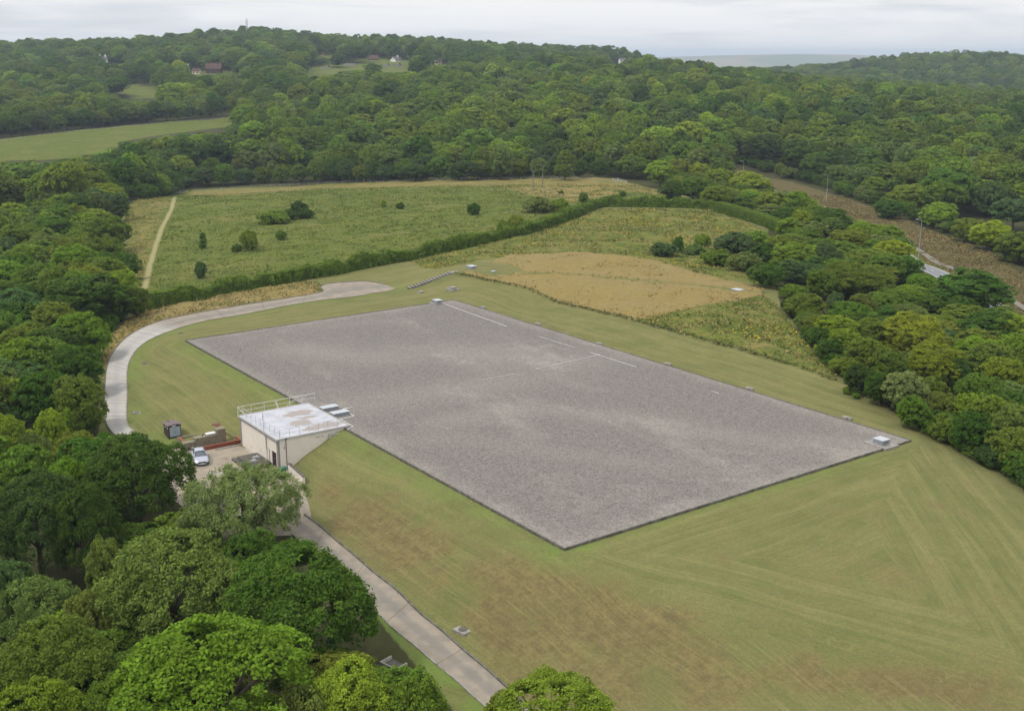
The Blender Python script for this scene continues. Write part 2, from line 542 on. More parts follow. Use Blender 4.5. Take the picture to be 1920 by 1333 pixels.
def ground_mat():
    m, t, p = newmat('ground', 1.0, .05)
    co = t.n('ShaderNodeTexCoord').outputs['Object']
    uv = t.n('ShaderNodeUVMap', uv_map='mow').outputs[0]
    A = lambda n_: t.attr(n_).outputs['Fac']
    n_fine = t.noise(co, 3.2, 5, .75)
    n_tuft = t.noise(co, 1.1, 5, .7)
    n_mid = t.noise(co, .22, 5, .65)
    n_big = t.noise(co, .05, 4, .6)
    m1 = t.noise(t.mapping(uv, (.62, .022, 1)), 1.0, 4, .6, .15)
    m2 = t.noise(t.mapping(uv, (1.5, .03, 1), loc=(7, 3, 0)), 1.0, 4, .65, .15)
    n_blot = t.noise(co, .11, 5, .7, .4)
    # mown grass
    lawn = t.mix(t.step(n_mid, .3, .72), (.140, .146, .056), (.196, .184, .078))
    lawn = t.mix(t.math('MULTIPLY', t.step(m1, .42, .66), .45), lawn, (.275, .245, .11))
    lawn = t.mix(t.math('MULTIPLY', t.step(m2, .50, .66), .5), lawn, (.105, .135, .040))
    lawn = t.mix(t.math('MULTIPLY', t.step(n_blot, .5, .7), .4), lawn, (.205, .18, .085))
    lawn = t.mix(t.math('MULTIPLY', t.step(n_tuft, .35, .7), .35), lawn, (.13, .15, .05))
    # parched grass: straw and brown, blotchy
    dry = A('dry')
    dv = t.math('ADD', dry, t.math('MULTIPLY', t.math('SUBTRACT', n_mid, .5), 1.3))
    dv = t.math('ADD', dv, t.math('MULTIPLY', t.math('SUBTRACT', n_blot, .5), 1.6))
    dv = t.math('ADD', dv, t.math('MULTIPLY', t.math('SUBTRACT', m1, .5), .5))
    dcol = t.mix(t.step(t.math('ADD', t.math('MULTIPLY', m2, .35), t.math('MULTIPLY', n_tuft, .65)), .38, .62), (.130, .102, .048), (.215, .168, .078))
    dcol = t.mix(t.math('MULTIPLY', t.step(n_big, .45, .65), .5), dcol, (.125, .092, .05))
    lawn = t.mix(t.math('MULTIPLY', t.step(dv, .35, 1.0), .85), lawn, dcol)
    m3 = t.noise(t.mapping(uv, (4.5, .10, 1), loc=(1, 9, 0)), 1.0, 3, .7, .1)
    lawn = t.mix(t.math('MULTIPLY', t.step(m3, .5, .68), .30), lawn, (.30, .265, .12))
    grain = t.noise(co, 9.0, 3, .8)
    lawn = t.mix(t.math('MULTIPLY', t.step(grain, .45, .7), .45), lawn, (.07, .085, .028))
    lush = t.math('MULTIPLY', A('lush'), t.step(n_mid, .35, .6))
    lawn = t.mix(lush, lawn, (.135, .20, .045))
    lawn = t.mix(t.math('MULTIPLY', n_fine, .5), lawn, t.mix(t.step(n_fine, .38, .62), (.03, .035, .015), (.46, .42, .26)), 'OVERLAY')
    # rough meadow
    g1 = t.noise(t.mapping(co, (.9, 1.6, 1)), .55, 5, .75, .3)
    mead = t.mix(t.step(n_mid, .3, .7), (.088, .120, .024), (.140, .160, .034))
    mead = t.mix(t.math('MULTIPLY', t.step(g1, .45, .65), .6), mead, (.075, .105, .028))
    mead = t.mix(t.math('MULTIPLY', t.step(n_blot, .5, .68), .4), mead, (.17, .165, .05))
    mead = t.mix(t.math('MULTIPLY', t.step(n_big, .5, .66), .4), mead, (.18, .165, .06))
    mead = t.mix(t.math('MULTIPLY', t.step(n_tuft, .5, .8), .3), mead, (.23, .225, .075))
    straw = t.mix(t.step(n_tuft, .3, .7), (.29, .222, .086), (.22, .165, .062))
    straw = t.mix(t.math('MULTIPLY', t.step(n_big, .4, .6), .45), straw, (.25, .205, .10))
    straw = t.mix(t.math('MULTIPLY', t.step(n_blot, .45, .7), .5), straw, (.22, .17, .07))
    straw = t.mix(t.math('MULTIPLY', t.step(g1, .55, .75), .55), straw, (.15, .13, .05))
    gv = t.math('ADD', A('gold'), t.math('MULTIPLY', t.math('SUBTRACT', t.noise(co, .35, 5, .7), .5), .55))
    gv = t.math('ADD', gv, t.math('MULTIPLY', t.math('SUBTRACT', n_mid, .5), .5))
    mead = t.mix(t.step(gv, .35, .65), mead, straw)
    rust = t.math('ADD', A('rust'), t.math('MULTIPLY', t.math('SUBTRACT', n_mid, .5), .8))
    mead = t.mix(t.math('MULTIPLY', t.step(rust, .5, .9), .7), mead, t.mix(n_tuft, (.075, .052, .034), (.150, .102, .06)))
    # ragwort heads
    rg = t.n('ShaderNodeTexVoronoi', {'Vector': co, 'Scale': 1.9}).outputs['Distance']
    rv = t.math('MULTIPLY', A('rag'), t.step(t.noise(co, .16, 4, .6), .42, .62))
    rv = t.math('MULTIPLY', rv, t.math('SUBTRACT', .8, t.math('MULTIPLY', t.step(rg, .15, .5), .8)))
    mead = t.mix(t.math('MULTIPLY', rv, .5), mead, (.40, .32, .03))
    mead = t.mix(t.math('MULTIPLY', n_fine, .5), mead, t.mix(t.step(n_fine, .35, .65), (.03, .04, .02), (.40, .36, .2)), 'OVERLAY')
    rmask = t.step(t.math('ADD', A('rough'), t.math('MULTIPLY', t.math('SUBTRACT', n_tuft, .5), .5)), .35, .65)
    c = t.mix(rmask, lawn, mead)
    pm = t.math('ADD', A('path'), t.math('MULTIPLY', t.math('SUBTRACT', n_tuft, .5), .6))
    c = t.mix(t.step(pm, .35, .8), c, t.mix(n_mid, (.30, .25, .13), (.24, .225, .11)))
    soil = t.math('ADD', A('soil'), t.math('MULTIPLY', t.math('SUBTRACT', n_tuft, .5), .9))
    c = t.mix(t.step(soil, .45, .8), c, t.mix(n_fine, (.15, .10, .065), (.24, .18, .12)))
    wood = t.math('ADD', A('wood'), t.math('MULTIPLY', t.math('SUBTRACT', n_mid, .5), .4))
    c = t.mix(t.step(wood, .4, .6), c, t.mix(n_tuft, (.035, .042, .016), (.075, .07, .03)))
    t.put(p.inputs['Base Color'], c)
    hgt = t.math('ADD', t.math('MULTIPLY', n_tuft, t.math('ADD', .3, rmask)), t.math('MULTIPLY', n_fine, .35))
    b = t.n('ShaderNodeBump', {'Strength': .45, 'Distance': .22, 'Height': hgt})
    t.put(p.inputs['Normal'], b.outputs[0])
    return m


M['ground'] = ground_mat()


def foliage_mat():
    m = bpy.data.materials.new('foliage'); m.use_nodes = True
    m.node_tree.nodes.clear()
    t = NT(m.node_tree)
    tint = t.attr('tint', 'INSTANCER').outputs['Color']
    rnd = t.attr('rnd').outputs['Fac']
    co = t.n('ShaderNodeTexCoord').outputs['Object']
    wv = t.n('ShaderNodeNewGeometry').outputs['Position']
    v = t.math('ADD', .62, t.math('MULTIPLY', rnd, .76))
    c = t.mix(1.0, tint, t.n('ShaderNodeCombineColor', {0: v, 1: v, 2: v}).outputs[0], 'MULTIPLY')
    # sprays of yellower and greyer leaves
    n1 = t.noise(wv, .45, 3, .6)
    c = t.mix(t.math('MULTIPLY', t.step(n1, .5, .72), .40), c, (.13, .175, .022))
    n2 = t.noise(wv, .8, 2, .5)
    c = t.mix(t.math('MULTIPLY', t.step(n2, .55, .75), .15), c, (.028, .055, .026))
    d = t.n('ShaderNodeBsdfPrincipled', {'Base Color': c, 'Roughness': .55, 'Specular IOR Level': .06})
    tr = t.n('ShaderNodeBsdfTranslucent', {'Color': t.mix(.35, c, (.16, .22, .02))})
    mx = t.n('ShaderNodeMixShader', {0: .40, 1: d.outputs[0], 2: tr.outputs[0]})
    t.n('ShaderNodeOutputMaterial', {'Surface': mx.outputs[0]})
    return m


M['foliage'] = foliage_mat()

# ---------------------------------------------------------------- ground regions (drawn on the terrain)
G = {}
G['meadow'] = gp('240 480;232 400;262 375;330 360;600 346;900 338;1150 335;1280 372;1340 384;1120 378;1055 408;900 452;640 497;440 543;300 560;255 550')
G['meadow_dry'] = gp('225 560;222 470;236 380;330 364;324 390;300 445;285 545;262 560')
G['meadow_back'] = gp('330 362;600 346;900 337;1150 334;1290 374;1180 362;1100 352;900 351;600 356;400 370')
G['meadow_back2'] = gp('930 352;1130 352;1180 366;1080 384;980 368')
G['rough_far'] = gp('770 492;1000 440;1130 393;1340 396;1440 438;1480 500;1455 540;1330 520;1230 492;1100 476;960 482;905 488;862 498;820 505;790 503')
G['gold'] = gp('950 482;1100 476;1230 492;1330 520;1425 543;1440 555;1240 593;1195 602;1000 547;868 514;905 500')
G['goldmown'] = gp('872 507;902 495;950 496;982 508;955 518;915 521')
G['rough_near'] = gp('1195 602;1240 593;1440 556;1470 590;1560 688;1568 715;1400 659')
G['verge'] = gp('190 760;188 690;196 640;250 595;300 575;500 540;590 528;604 538;598 552;560 556;420 578;320 597;250 625;212 668;203 720;200 780')
G['roadverge'] = gp('1370 310;1480 339;1600 377;1700 413;1800 452;1920 508;2050 570;2050 680;1920 596;1720 482;1600 430;1540 404;1450 374;1370 345')
G['frontdry'] = gp('575 895;640 880;800 960;1055 1045;1140 1085;1450 1200;1900 1265;1960 1350;960 1350;860 1215;575 965')
G['lawndry'] = gp('1300 1010;1640 880;1760 900;1960 1180;1800 1230;1500 1180;1250 1090')
G['leftdry'] = gp('330 690;360 680;520 745;440 790;330 790;300 740')
G['leftfield'] = gp('-200 285;-60 270;0 262;140 245;300 231;452 220;446 236;330 250;240 264;218 288;100 300;0 303;-200 320')
G['glade'] = gp('193 165;250 158;306 168;310 186;250 184')
G['glade2'] = gp('300 140;420 136;425 148;350 150')
G['open'] = gp('186 870;184 700;190 640;240 590;250 560;228 500;222 440;234 392;262 376;330 360;600 346;900 338;1150 335;1250 360;1350 384;1440 428;1440 450;1400 480;1448 520;1462 566;1535 670;1630 735;1700 785;1800 830;1900 895;1960 930') + [(95, 100), (70, 30), (0, 30)] + gp('850 1333;700 1150;580 985;400 940;300 900')
G['corridor'] = gp('1370 312;1480 342;1600 380;1700 416;1800 455;1900 506;2050 590;2050 720;1920 640;1740 520;1620 450;1540 400;1450 370;1370 338')
G['tracks'] = gp('1520 505;1545 500;1545 540;1518 545')


def polyline_dist(X, Y, pts):
    pts = np.asarray(pts, float)
    d = np.full(X.shape, 1e9)
    for a, b in zip(pts[:-1], pts[1:]):
        e = b - a
        t = np.clip(((X - a[0]) * e[0] + (Y - a[1]) * e[1]) / max(e @ e, 1e-9), 0, 1)
        d = np.minimum(d, np.hypot(X - a[0] - e[0] * t, Y - a[1] - e[1] * t))
    return d


_lat = np.random.RandomState(3).rand(256, 256)


def vnoise(X, Y, s):
    x = X / s; y = Y / s
    xi = np.floor(x).astype(int); yi = np.floor(y).astype(int)
    fx = x - xi; fy = y - yi
    fx = fx * fx * (3 - 2 * fx); fy = fy * fy * (3 - 2 * fy)
    L = lambda a, b: _lat[a % 256, b % 256]
    return (L(xi, yi) * (1 - fx) + L(xi + 1, yi) * fx) * (1 - fy) + (L(xi, yi + 1) * (1 - fx) + L(xi + 1, yi + 1) * fx) * fy


# roads, as left/right edges in picture points
LOOP_OUT = gp('262 838;222 822;198 790;196 740;200 690;216 655;250 624;300 602;370 587;450 573;540 559;598 549;606 545;601 539;612 533;650 529;690 528;722 534')
LOOP_IN = gp('300 832;256 812;238 790;238 740;238 695;247 668;268 645;310 624;380 603;455 590;545 572;610 562;640 559;660 557;680 554;700 550;722 547;742 541')
DRIVE_L = gp('545 1000;600 1050;690 1130;790 1220;850 1270;905 1320;950 1362')
DRIVE_R = gp('571 965;625 1008;705 1076;785 1147;862 1212;950 1288;1010 1345')


def resample(pts, n):
    pts = np.asarray(pts, float)[:, :2]
    # Catmull-Rom through the points
    P = np.vstack([2 * pts[0] - pts[1], pts, 2 * pts[-1] - pts[-2]])
    fine = []
    for i in range(1, len(P) - 2):
        for t_ in np.linspace(0, 1, 12, endpoint=False):
            a, b, c, d = P[i - 1], P[i], P[i + 1], P[i + 2]
            fine.append(.5 * ((2 * b) + (c - a) * t_ + (2 * a - 5 * b + 4 * c - d) * t_ ** 2 + (3 * b - a - 3 * c + d) * t_ ** 3))
    fine.append(pts[-1])
    fine = np.array(fine)
    s = np.concatenate([[0], np.cumsum(np.hypot(*np.diff(fine, axis=0).T))])
    q = np.linspace(0, s[-1], n)
    return np.stack([np.interp(q, s, fine[:, 0]), np.interp(q, s, fine[:, 1])], 1)


N_LOOP, N_DRV = 150, 90
loopO, loopI = resample(LOOP_OUT, N_LOOP), resample(LOOP_IN, N_LOOP)
drvL, drvR = resample(DRIVE_L, N_DRV), resample(DRIVE_R, N_DRV)
ROADS = [np.vstack([loopO[::3], loopI[::-3]]), np.vstack([drvL[::3], drvR[::-3]])]
AROAD = [at(*q, -6.0)[:2] for q in ((1975, 628), (1920, 602), (1820, 543), (1722, 490), (1640, 450), (1560, 412), (1480, 380), (1420, 358), (1380, 344))]
AROAD_N = [at(*q, -6.0)[:2] for q in ((1975, 668), (1920, 634), (1820, 570), (1702, 502), (1620, 460), (1540, 420), (1465, 386), (1405, 362), (1366, 346))]
arF, arN = resample(AROAD, 80), resample(AROAD_N, 80)
ROADS.append(np.vstack([arF[::3], arN[::-3]]))

# ---------------------------------------------------------------- ground sheet


def grow(lo, hi, step_, far_lo, far_hi, g=1.06):
    a = list(np.arange(lo, hi + 1e-6, step_))
    s = step_; x = a[-1]
    while x < far_hi:
        s *= g; x += s; a.append(x)
    s = step_; x = a[0]; b = []
    while x > far_lo:
        s *= g; x -= s; b.append(x)
    return np.array(b[::-1] + a)


gx = grow(-115, 145, .85, -14000, 14000)
gy = grow(70, 460, .95, -300, 15000)
GX, GY = np.meshgrid(gx, gy)
GZ = height(GX, GY)
near = (GY < 900) & (np.abs(GX) < 500)
att = {k: np.zeros(GX.shape) for k in ('rough', 'gold', 'rust', 'rag', 'dry', 'lush', 'path', 'soil', 'wood')}


def inside(name, soft=1.0):
    return 1 - sm(sdf(GX, GY, G[name]), -soft, soft)


mx = np.maximum
meadow = inside('meadow', .8)
goldz = inside('gold', .7)
goldmown = inside('goldmown', .7)
mown_path = 1 - sm(polyline_dist(GX, GY, gp('905 508;1000 515;1150 524;1290 537;1380 547;1440 552;1470 580;1520 645;1590 710;1650 750')), .6, 1.4)
roughfar = inside('rough_far', .7)
roughnear = inside('rough_near', .7)
verge = inside('verge', .6)
rverge = inside('roadverge', 1.5)
lfield = inside('leftfield', 4)
corridor = inside('corridor', 2)
att['rough'] = np.clip(mx.reduce([meadow, goldz, roughfar, roughnear, verge, rverge, lfield, inside('glade', 5), inside('glade2', 5), corridor]) - mown_path * 1.2 - goldmown * 1.2, 0, 1)
att['gold'] = np.clip(mx.reduce([goldz * .95, inside('meadow_dry', 3) * .47, inside('meadow_back', 2.5) * .52, inside('meadow_back2', 5) * .62, roughfar * .40, roughnear * .42, verge * .62, lfield * .28, rverge * .4]), 0, 1)
att['rust'] = np.clip(mx(rverge * .95, inside('meadow_back', 2.5) * .45), 0, 1)
att['rag'] = np.clip(roughfar * .9 + roughnear * .85 + meadow * .22, 0, 1)
att['dry'] = np.clip(inside('frontdry', 4) * .88 + inside('lawndry', 8) * .42 + inside('leftdry', 5) * .35 + goldmown * .4, 0, 1)
loop_d = polyline_dist(GX, GY, loopI[::4])
att['lush'] = np.clip((1 - sm(loop_d, 1.0, 4.0)) * .6 + (1 - sm(polyline_dist(GX, GY, [P1, P4]), .5, 5)) * .5
                      + (1 - sm(polyline_dist(GX, GY, [P3, P4]), .5, 3)) * .4 + (1 - sm(polyline_dist(GX, GY, drvL[::4]), .5, 3.5)) * .8, 0, 1)
att['path'] = 1 - sm(polyline_dist(GX, GY, gp('329 372;322 395;305 425;293 460;281 500;272 545')), .3, 1.1)
att['soil'] = np.clip((1 - sm(polyline_dist(GX, GY, loopO[:105:3]), .4, .9)) * .55 + (1 - sm(polyline_dist(GX, GY, drvL[::3]), .3, .8)) * .5
                      + (1 - sm(polyline_dist(GX, GY, gp('1565 690;1600 720;1660 762;1700 782')), .8, 3)) * .55
                      + (1 - sm(polyline_dist(GX, GY, gp('1150 1080;1240 1110;1330 1140;1420 1175')), .2, .6)) * .1, 0, 1)
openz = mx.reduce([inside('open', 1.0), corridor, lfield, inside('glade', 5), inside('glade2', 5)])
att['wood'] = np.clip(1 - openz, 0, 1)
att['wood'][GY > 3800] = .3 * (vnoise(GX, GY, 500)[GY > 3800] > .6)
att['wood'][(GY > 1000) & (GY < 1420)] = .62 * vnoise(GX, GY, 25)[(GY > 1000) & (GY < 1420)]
att['rough'][(GY > 1000) & (GY < 1420)] = 1
att['rough'][GY > 3800] = 1
att['gold'][GY > 3800] = .8 * vnoise(GX, GY, 330)[GY > 3800]  # far plains coloured paler, standing in for distance haze

# long grass stands higher than the mown strips; mild unevenness everywhere outside the flat works
uneven = (vnoise(GX, GY, 9) - .5) * .14 + (vnoise(GX, GY, 2.7) - .5) * .06
flat = sm(np.minimum(sdf(GX, GY, RECT), sdf(GX, GY, YARD)), 0.3, 3)
for r_ in ROADS:
    flat = np.minimum(flat, sm(sdf(GX, GY, r_), .2, 1.5))
GZ = GZ + uneven * flat
tall = np.clip(att['rough'], 0, 1) * flat
GZ = GZ + tall * (.30 + .25 * goldz + (vnoise(GX, GY, 1.9) - .5) * .35 + (vnoise(GX, GY, 5.0) - .5) * .35) * near
# bed the hard surfaces into the ground
for r_, dep in zip(ROADS, (.22, .22, .25)):
    sr_ = sdf(GX, GY, r_)
    GZ = GZ - .05 * (sr_ < .7) - dep * (sr_ < -.9)
sy_ = sdf(GX, GY, YARD)
GZ = np.where(sy_ < .3, YARD_Z - .05 - .2 * (sy_ < -.9), GZ)
GZ = np.where(sdf(GX, GY, RECT) < .2, -.26, GZ)
ny_, nx_ = GX.shape
idx = np.arange(ny_ * nx_).reshape(ny_, nx_)
quads = np.stack([idx[:-1, :-1], idx[:-1, 1:], idx[1:, 1:], idx[1:, :-1]], -1).reshape(-1, 4)
gme = np_mesh('ground', np.stack([GX, GY, GZ], -1).reshape(-1, 3), quads, M['ground'], True)
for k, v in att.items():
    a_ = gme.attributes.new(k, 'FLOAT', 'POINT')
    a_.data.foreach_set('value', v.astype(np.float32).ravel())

# mowing direction field: rings round the gravel roof, and round the triangular lawn
dr = sdf(GX, GY, RECT)
tri = [at(1065, 1036, -.3)[:2], at(1720, 832, -.3)[:2], at(1990, 1180, -1.5)[:2], at(1950, 1310, -2)[:2], at(1460, 1200, -1.3)[:2], at(1150, 1085, -.9)[:2]]
dt = sdf(GX, GY, tri)


def line_d(a, b):
    a = np.array(a[:2]); e = np.array(b[:2]) - a
    return np.abs((GX - a[0]) * e[1] - (GY - a[1]) * e[0]) / np.hypot(*e)


dA, dB, dC = line_d(tri[0], tri[1]), line_d(tri[1], tri[2]), line_d(tri[5], tri[3])
dmin = np.minimum(dA, np.minimum(dB, dC))
S = np.where(dt < 0, np.where(dmin < 11, dmin, dA) + 60, dr)
eB = np.array(tri[2]) - np.array(tri[1])
sB = ((GX - tri[1][0]) * eB[1] - (GY - tri[1][1]) * eB[0]) / np.hypot(*eB)
if ((ctr_t := np.mean(np.array(tri), 0))[0] - tri[1][0]) * eB[1] - (ctr_t[1] - tri[1][1]) * eB[0] > 0: sB = -sB
past = (dt >= 0) & (sB > 0) & ((GX - P1[0]) * U[0] + (GY - P1[1]) * U[1] > np.linalg.norm(P4 - P1) - 3)
S = np.where(past, 60 - sB, S)
ctr = np.mean(np.array(RECT), 0)
ang = np.arctan2(GY - ctr[1], GX - ctr[0]) * 60
front = inside('frontdry', 3) > .5
du = (GX - P1[0]) * U[0] + (GY - P1[1]) * U[1]
dn = (GX - P1[0]) * NV[0] + (GY - P1[1]) * NV[1]
T = np.where((dn < 0) | front, du, np.where(past, du, np.where(dt < 0, np.where(dA < np.minimum(dB, dC), dn, du), ang)))
S = np.where(front & (dt >= 0), dn, S)
uvl = gme.uv_layers.new(name='mow')
li = quads.ravel()
wobx = (vnoise(GX, GY, 14) - .5) * .4 + (vnoise(GX, GY, 5) - .5) * .2
deep = sm(-dt, 4, 18)
S = S + wobx + deep * (vnoise(GX + 31, GY, 11) - .5) * 1.5
uvd = np.stack([S.ravel()[li], T.ravel()[li]], 1).astype(np.float32)
uvl.data.foreach_set('uv', uvd.ravel())
ground = link_mesh('ground', gme)
tag(ground, kind='structure')


# ---------------------------------------------------------------- roads, yard, gravel roof
def strip(name, A, B, off, mat, across=6, z=None):
    n = len(A)
    t_ = np.linspace(0, 1, across + 1)
    XY = A[:, None, :] * (1 - t_)[None, :, None] + B[:, None, :] * t_[None, :, None]
    Z = height(XY[..., 0], XY[..., 1]) + off if z is None else np.full(XY.shape[:2], z)
    V = np.concatenate([XY, Z[..., None]], -1).reshape(-1, 3)
    ix = np.arange(n * (across + 1)).reshape(n, across + 1)
    q = np.stack([ix[:-1, :-1], ix[:-1, 1:], ix[1:, 1:], ix[1:, :-1]], -1).reshape(-1, 4)
    # make faces look up
    a, b, c = V[q[0, 0]], V[q[0, 1]], V[q[0, 2]]
    if np.cross(b - a, c - a)[2] < 0: q = q[:, ::-1]
    me = np_mesh(name, V, q, mat, True)
    uvl = me.uv_layers.new(name='lane')
    s = np.concatenate([[0], np.cumsum(np.hypot(*np.diff((A + B) / 2, axis=0).T))])
    uu = np.tile(t_, n); vv = np.repeat(s, across + 1)
    uvl.data.foreach_set('uv', np.stack([uu[q.ravel()], vv[q.ravel()]], 1).astype(np.float32).ravel())
    return me, s


def kerb_run(A, w_, h_, dep, z=None, wob=.012, seed=1):
    """a raised kerb following a line, returned as a mesh builder"""
    rs = np.random.RandomState(seed)
    A = np.asarray(A, float)
    d = np.gradient(A, axis=0); d /= np.linalg.norm(d, axis=1)[:, None]
    nrm = np.stack([-d[:, 1], d[:, 0]], 1)
    zz = height(A[:, 0], A[:, 1]) if z is None else np.full(len(A), float(z))
    zz = zz + h_ + rs.randn(len(A)) * wob
    L, Rr = A - nrm * w_ / 2, A + nrm * w_ / 2
    mb = MB()
    V = []
    for i in range(len(A)):
        V += [(*L[i], zz[i] - dep), (*L[i], zz[i]), (*Rr[i], zz[i]), (*Rr[i], zz[i] - dep)]
    Fs = []
    for i in range(len(A) - 1):
        a, b = 4 * i, 4 * i + 4
        Fs += [(a, a + 1, b + 1, b), (a + 1, a + 2, b + 2, b + 1), (a + 2, a + 3, b + 3, b + 2)]
    Fs += [(0, 3, 2, 1), (4 * len(A) - 4, 4 * len(A) - 3, 4 * len(A) - 2, 4 * len(A) - 1)]
    return mb.add(V, Fs)


me, sl = strip('loop_road', loopO, loopI, .02, M['road'])
a_ = me.attributes.new('loop', 'FLOAT', 'POINT')
lv = np.repeat(1 - sm(sl, 62, 70), 7) * np.repeat(sm(sl, 4.5, 5.0), 7)
a_.data.foreach_set('value', lv.astype(np.float32))
loop_road = tag(link_mesh('loop_road', me), kind='structure')
kerb_run(loopO, .16, .12, .35, seed=2).build('kerb', M['edging'], loop_road)
kerb_run(loopI[:70], .14, .06, .35, seed=3).build('kerb', M['concrete'], loop_road)
me, sd_ = strip('access_road', drvL, drvR, .02, M['road'])
access_road = tag(link_mesh('access_road', me), kind='structure')
kerb_run(drvR, .18, .13, .4, wob=.02, seed=4).build('kerb', M['edging'], access_road)
kerb_run(drvL, .12, .05, .3, wob=.02, seed=5).build('kerb', M['concrete'], access_road)
me, _ = strip('main_road', arN, arF, .02, M['asphalt'])
main_road = tag(link_mesh('main_road', me), kind='structure')


def lerp_line(t_):
    return arN * (1 - t_) + arF * t_


for t_ in (.06, .94):
    m1_, _ = strip('edge_line', lerp_line(t_ - .014), lerp_line(t_ + .014), .035, M['road_paint'], 1)
    link_mesh('edge_line', m1_, main_road)
fine = resample(lerp_line(.5), 240)
mbd = MB()
for i in range(0, 236, 6):
    a, b = fine[i], fine[i + 2]
    d = (b - a) / np.linalg.norm(b - a); nn = np.array([-d[1], d[0]]) * .07
    za, zb_ = h1(*a) + .035, h1(*b) + .035
    mbd.add([(*(a - nn), za), (*(b - nn), zb_), (*(b + nn), zb_), (*(a + nn), za)], [(0, 1, 2, 3)])
mbd.build('lane_dashes', M['road_paint'], main_road)
kerb_run(arF, .15, .12, .4, seed=6).build('kerb', M['pale_concrete'], main_road)
foot_a = arF + np.array([NV[0], NV[1]]) * 0
dd = np.gradient(arF, axis=0); dd /= np.linalg.norm(dd, axis=1)[:, None]
nn = np.stack([-dd[:, 1], dd[:, 0]], 1)
if (nn[0] @ (arF[0] - arN[0])) < 0: nn = -nn
fa, fb = arF + nn * 2.4, arF + nn * 4.2
me, _ = strip('footway', fa, fb, .4, M['footway'], 2)
tag(link_mesh('footway', me), kind='structure')

yb = MB().add([(p[0], p[1], YARD_Z) for p in YARD], [tuple(range(len(YARD)))])
yard = yb.build('yard', M['yard'])
tag(yard, kind='structure')
if yard.data.polygons[0].normal.z < 0: yard.data.flip_normals()

# the covered reservoir: gravel bed inside a low concrete edging
res = thing('covered_reservoir', 'large flat grey gravel roof of the buried reservoir, edged with low concrete kerbs', 'reservoir',
            (P1[0], P1[1], 0), SITE_ROT)


def loc_site(p):
    d = np.asarray(p[:2]) - P1
    return float(d @ U), float(d @ NV)


RC = [loc_site(p) for p in RECT]
n1, n2 = 130, 70
gg = []
for i in range(n1 + 1):
    for j in range(n2 + 1):
        s_, t2 = i / n1, j / n2
        a = np.array(RC[0]) * (1 - s_) + np.array(RC[3]) * s_
        b = np.array(RC[1]) * (1 - s_) + np.array(RC[2]) * s_
        gg.append(a * (1 - t2) + b * t2)
gg = np.array(gg)
ix = np.arange((n1 + 1) * (n2 + 1)).reshape(n1 + 1, n2 + 1)
q = np.stack([ix[:-1, :-1], ix[1:, :-1], ix[1:, 1:], ix[:-1, 1:]], -1).reshape(-1, 4)
zb = (vnoise(gg[:, 0] + 50, gg[:, 1] + 50, 3) - .5) * .05 + (vnoise(gg[:, 0] + 9, gg[:, 1] + 5, .9) - .5) * .03
me = np_mesh('gravel_bed', np.column_stack([gg, zb - .03]), q, M['gravel'], True)
dist_e = -sdf(gg[:, 0], gg[:, 1], RC)
ea = me.attributes.new('edge', 'FLOAT', 'POINT')
def px_line(s_):
    return [to_site(*at(*map(float, q.split()), 0.0)[:2]) for q in s_.split(';')]


sweep = np.zeros(len(gg))
for line_, w_, a_s in (('560 655;700 668;850 655;980 685;1090 678', 5.5, .50), ('660 760;780 742;900 722;1010 702', 5.0, .45), ('820 790;1000 765;1200 785;1450 832;1600 830', 3.2, .40),
                       ('700 830;860 820;1050 850;1300 880', 2.6, .25), ('450 640;600 610;760 600', 2.2, .20)):
    sweep = np.maximum(sweep, a_s * np.exp(-(polyline_dist(gg[:, 0], gg[:, 1], px_line(line_)) / w_) ** 2) * (.6 + .8 * vnoise(gg[:, 0] + 20, gg[:, 1] + 70, 7)))
de = sweep + .55 * (1 - sm(dist_e + (vnoise(gg[:, 0], gg[:, 1], 4) - .5) * 2, .3, 2.8))
ea.data.foreach_set('value', de.astype(np.float32))
link_mesh('gravel_bed', me, res)
for k in range(4):
    a, b = np.array(RC[k]), np.array(RC[(k + 1) % 4])
    n_ = int(np.linalg.norm(b - a) / 1.2)
    line = np.linspace(a, b, n_ + 1)
    mb = kerb_run(line, .16, .045, .75, z=0, wob=.008, seed=10 + k)
    mb.build('edging', M['edging'], res)

# ---------------------------------------------------------------- valve house, built in the site frame (x along the long kerb, y towards the gravel)
LV, NVD = 11.9, 9.8
vo = site(45.6, -9.3)
vh = thing('valve_house', 'cream rendered flat roofed valve house built into the bank, brown door and white stained roof', 'building', (vo[0], vo[1], YARD_Z), SITE_ROT)
ZR = 4.05       # roof level above the yard
w_ = MB()
w_.box(0.0, .25, 0.25, NVD, -1, ZR - .16)                         # left side
w_.box(LV - .25, LV, 0.25, NVD, -1, ZR - .16)                     # right side
w_.box(.3, 8.2, 0.05, .3, -1, ZR - .42)                            # front, proud bay
w_.box(8.2, 9.55, .17, .42, -1, ZR - .42)
w_.box(11.15, 11.55, .17, .42, -1, ZR - .42)
w_.box(9.55, 11.15, .17, .42, 2.12, ZR - .42)
w_.box(.25, LV - .25, NVD - .3, NVD - .02, -1, ZR - .16)
w_.build('wall', M['render_wall'], vh)
MB().box(-.04, .3, -.02, .25, -1, ZR - .42).build('corner_pilaster', M['grey_trim'], vh)
MB().box(11.55, LV + .03, -.02, .245, -1, ZR - .42).build('corner_pilaster', M['grey_trim'], vh)
MB().box(-.06, LV + .06, -.10, .24, ZR - .42, ZR - .16).build('fascia', M['grey_trim'], vh, .01)
rf = MB().box(-.16, LV + .16, -.2, NVD + .1, ZR - .16, ZR).build('roof', M['roof'], vh)
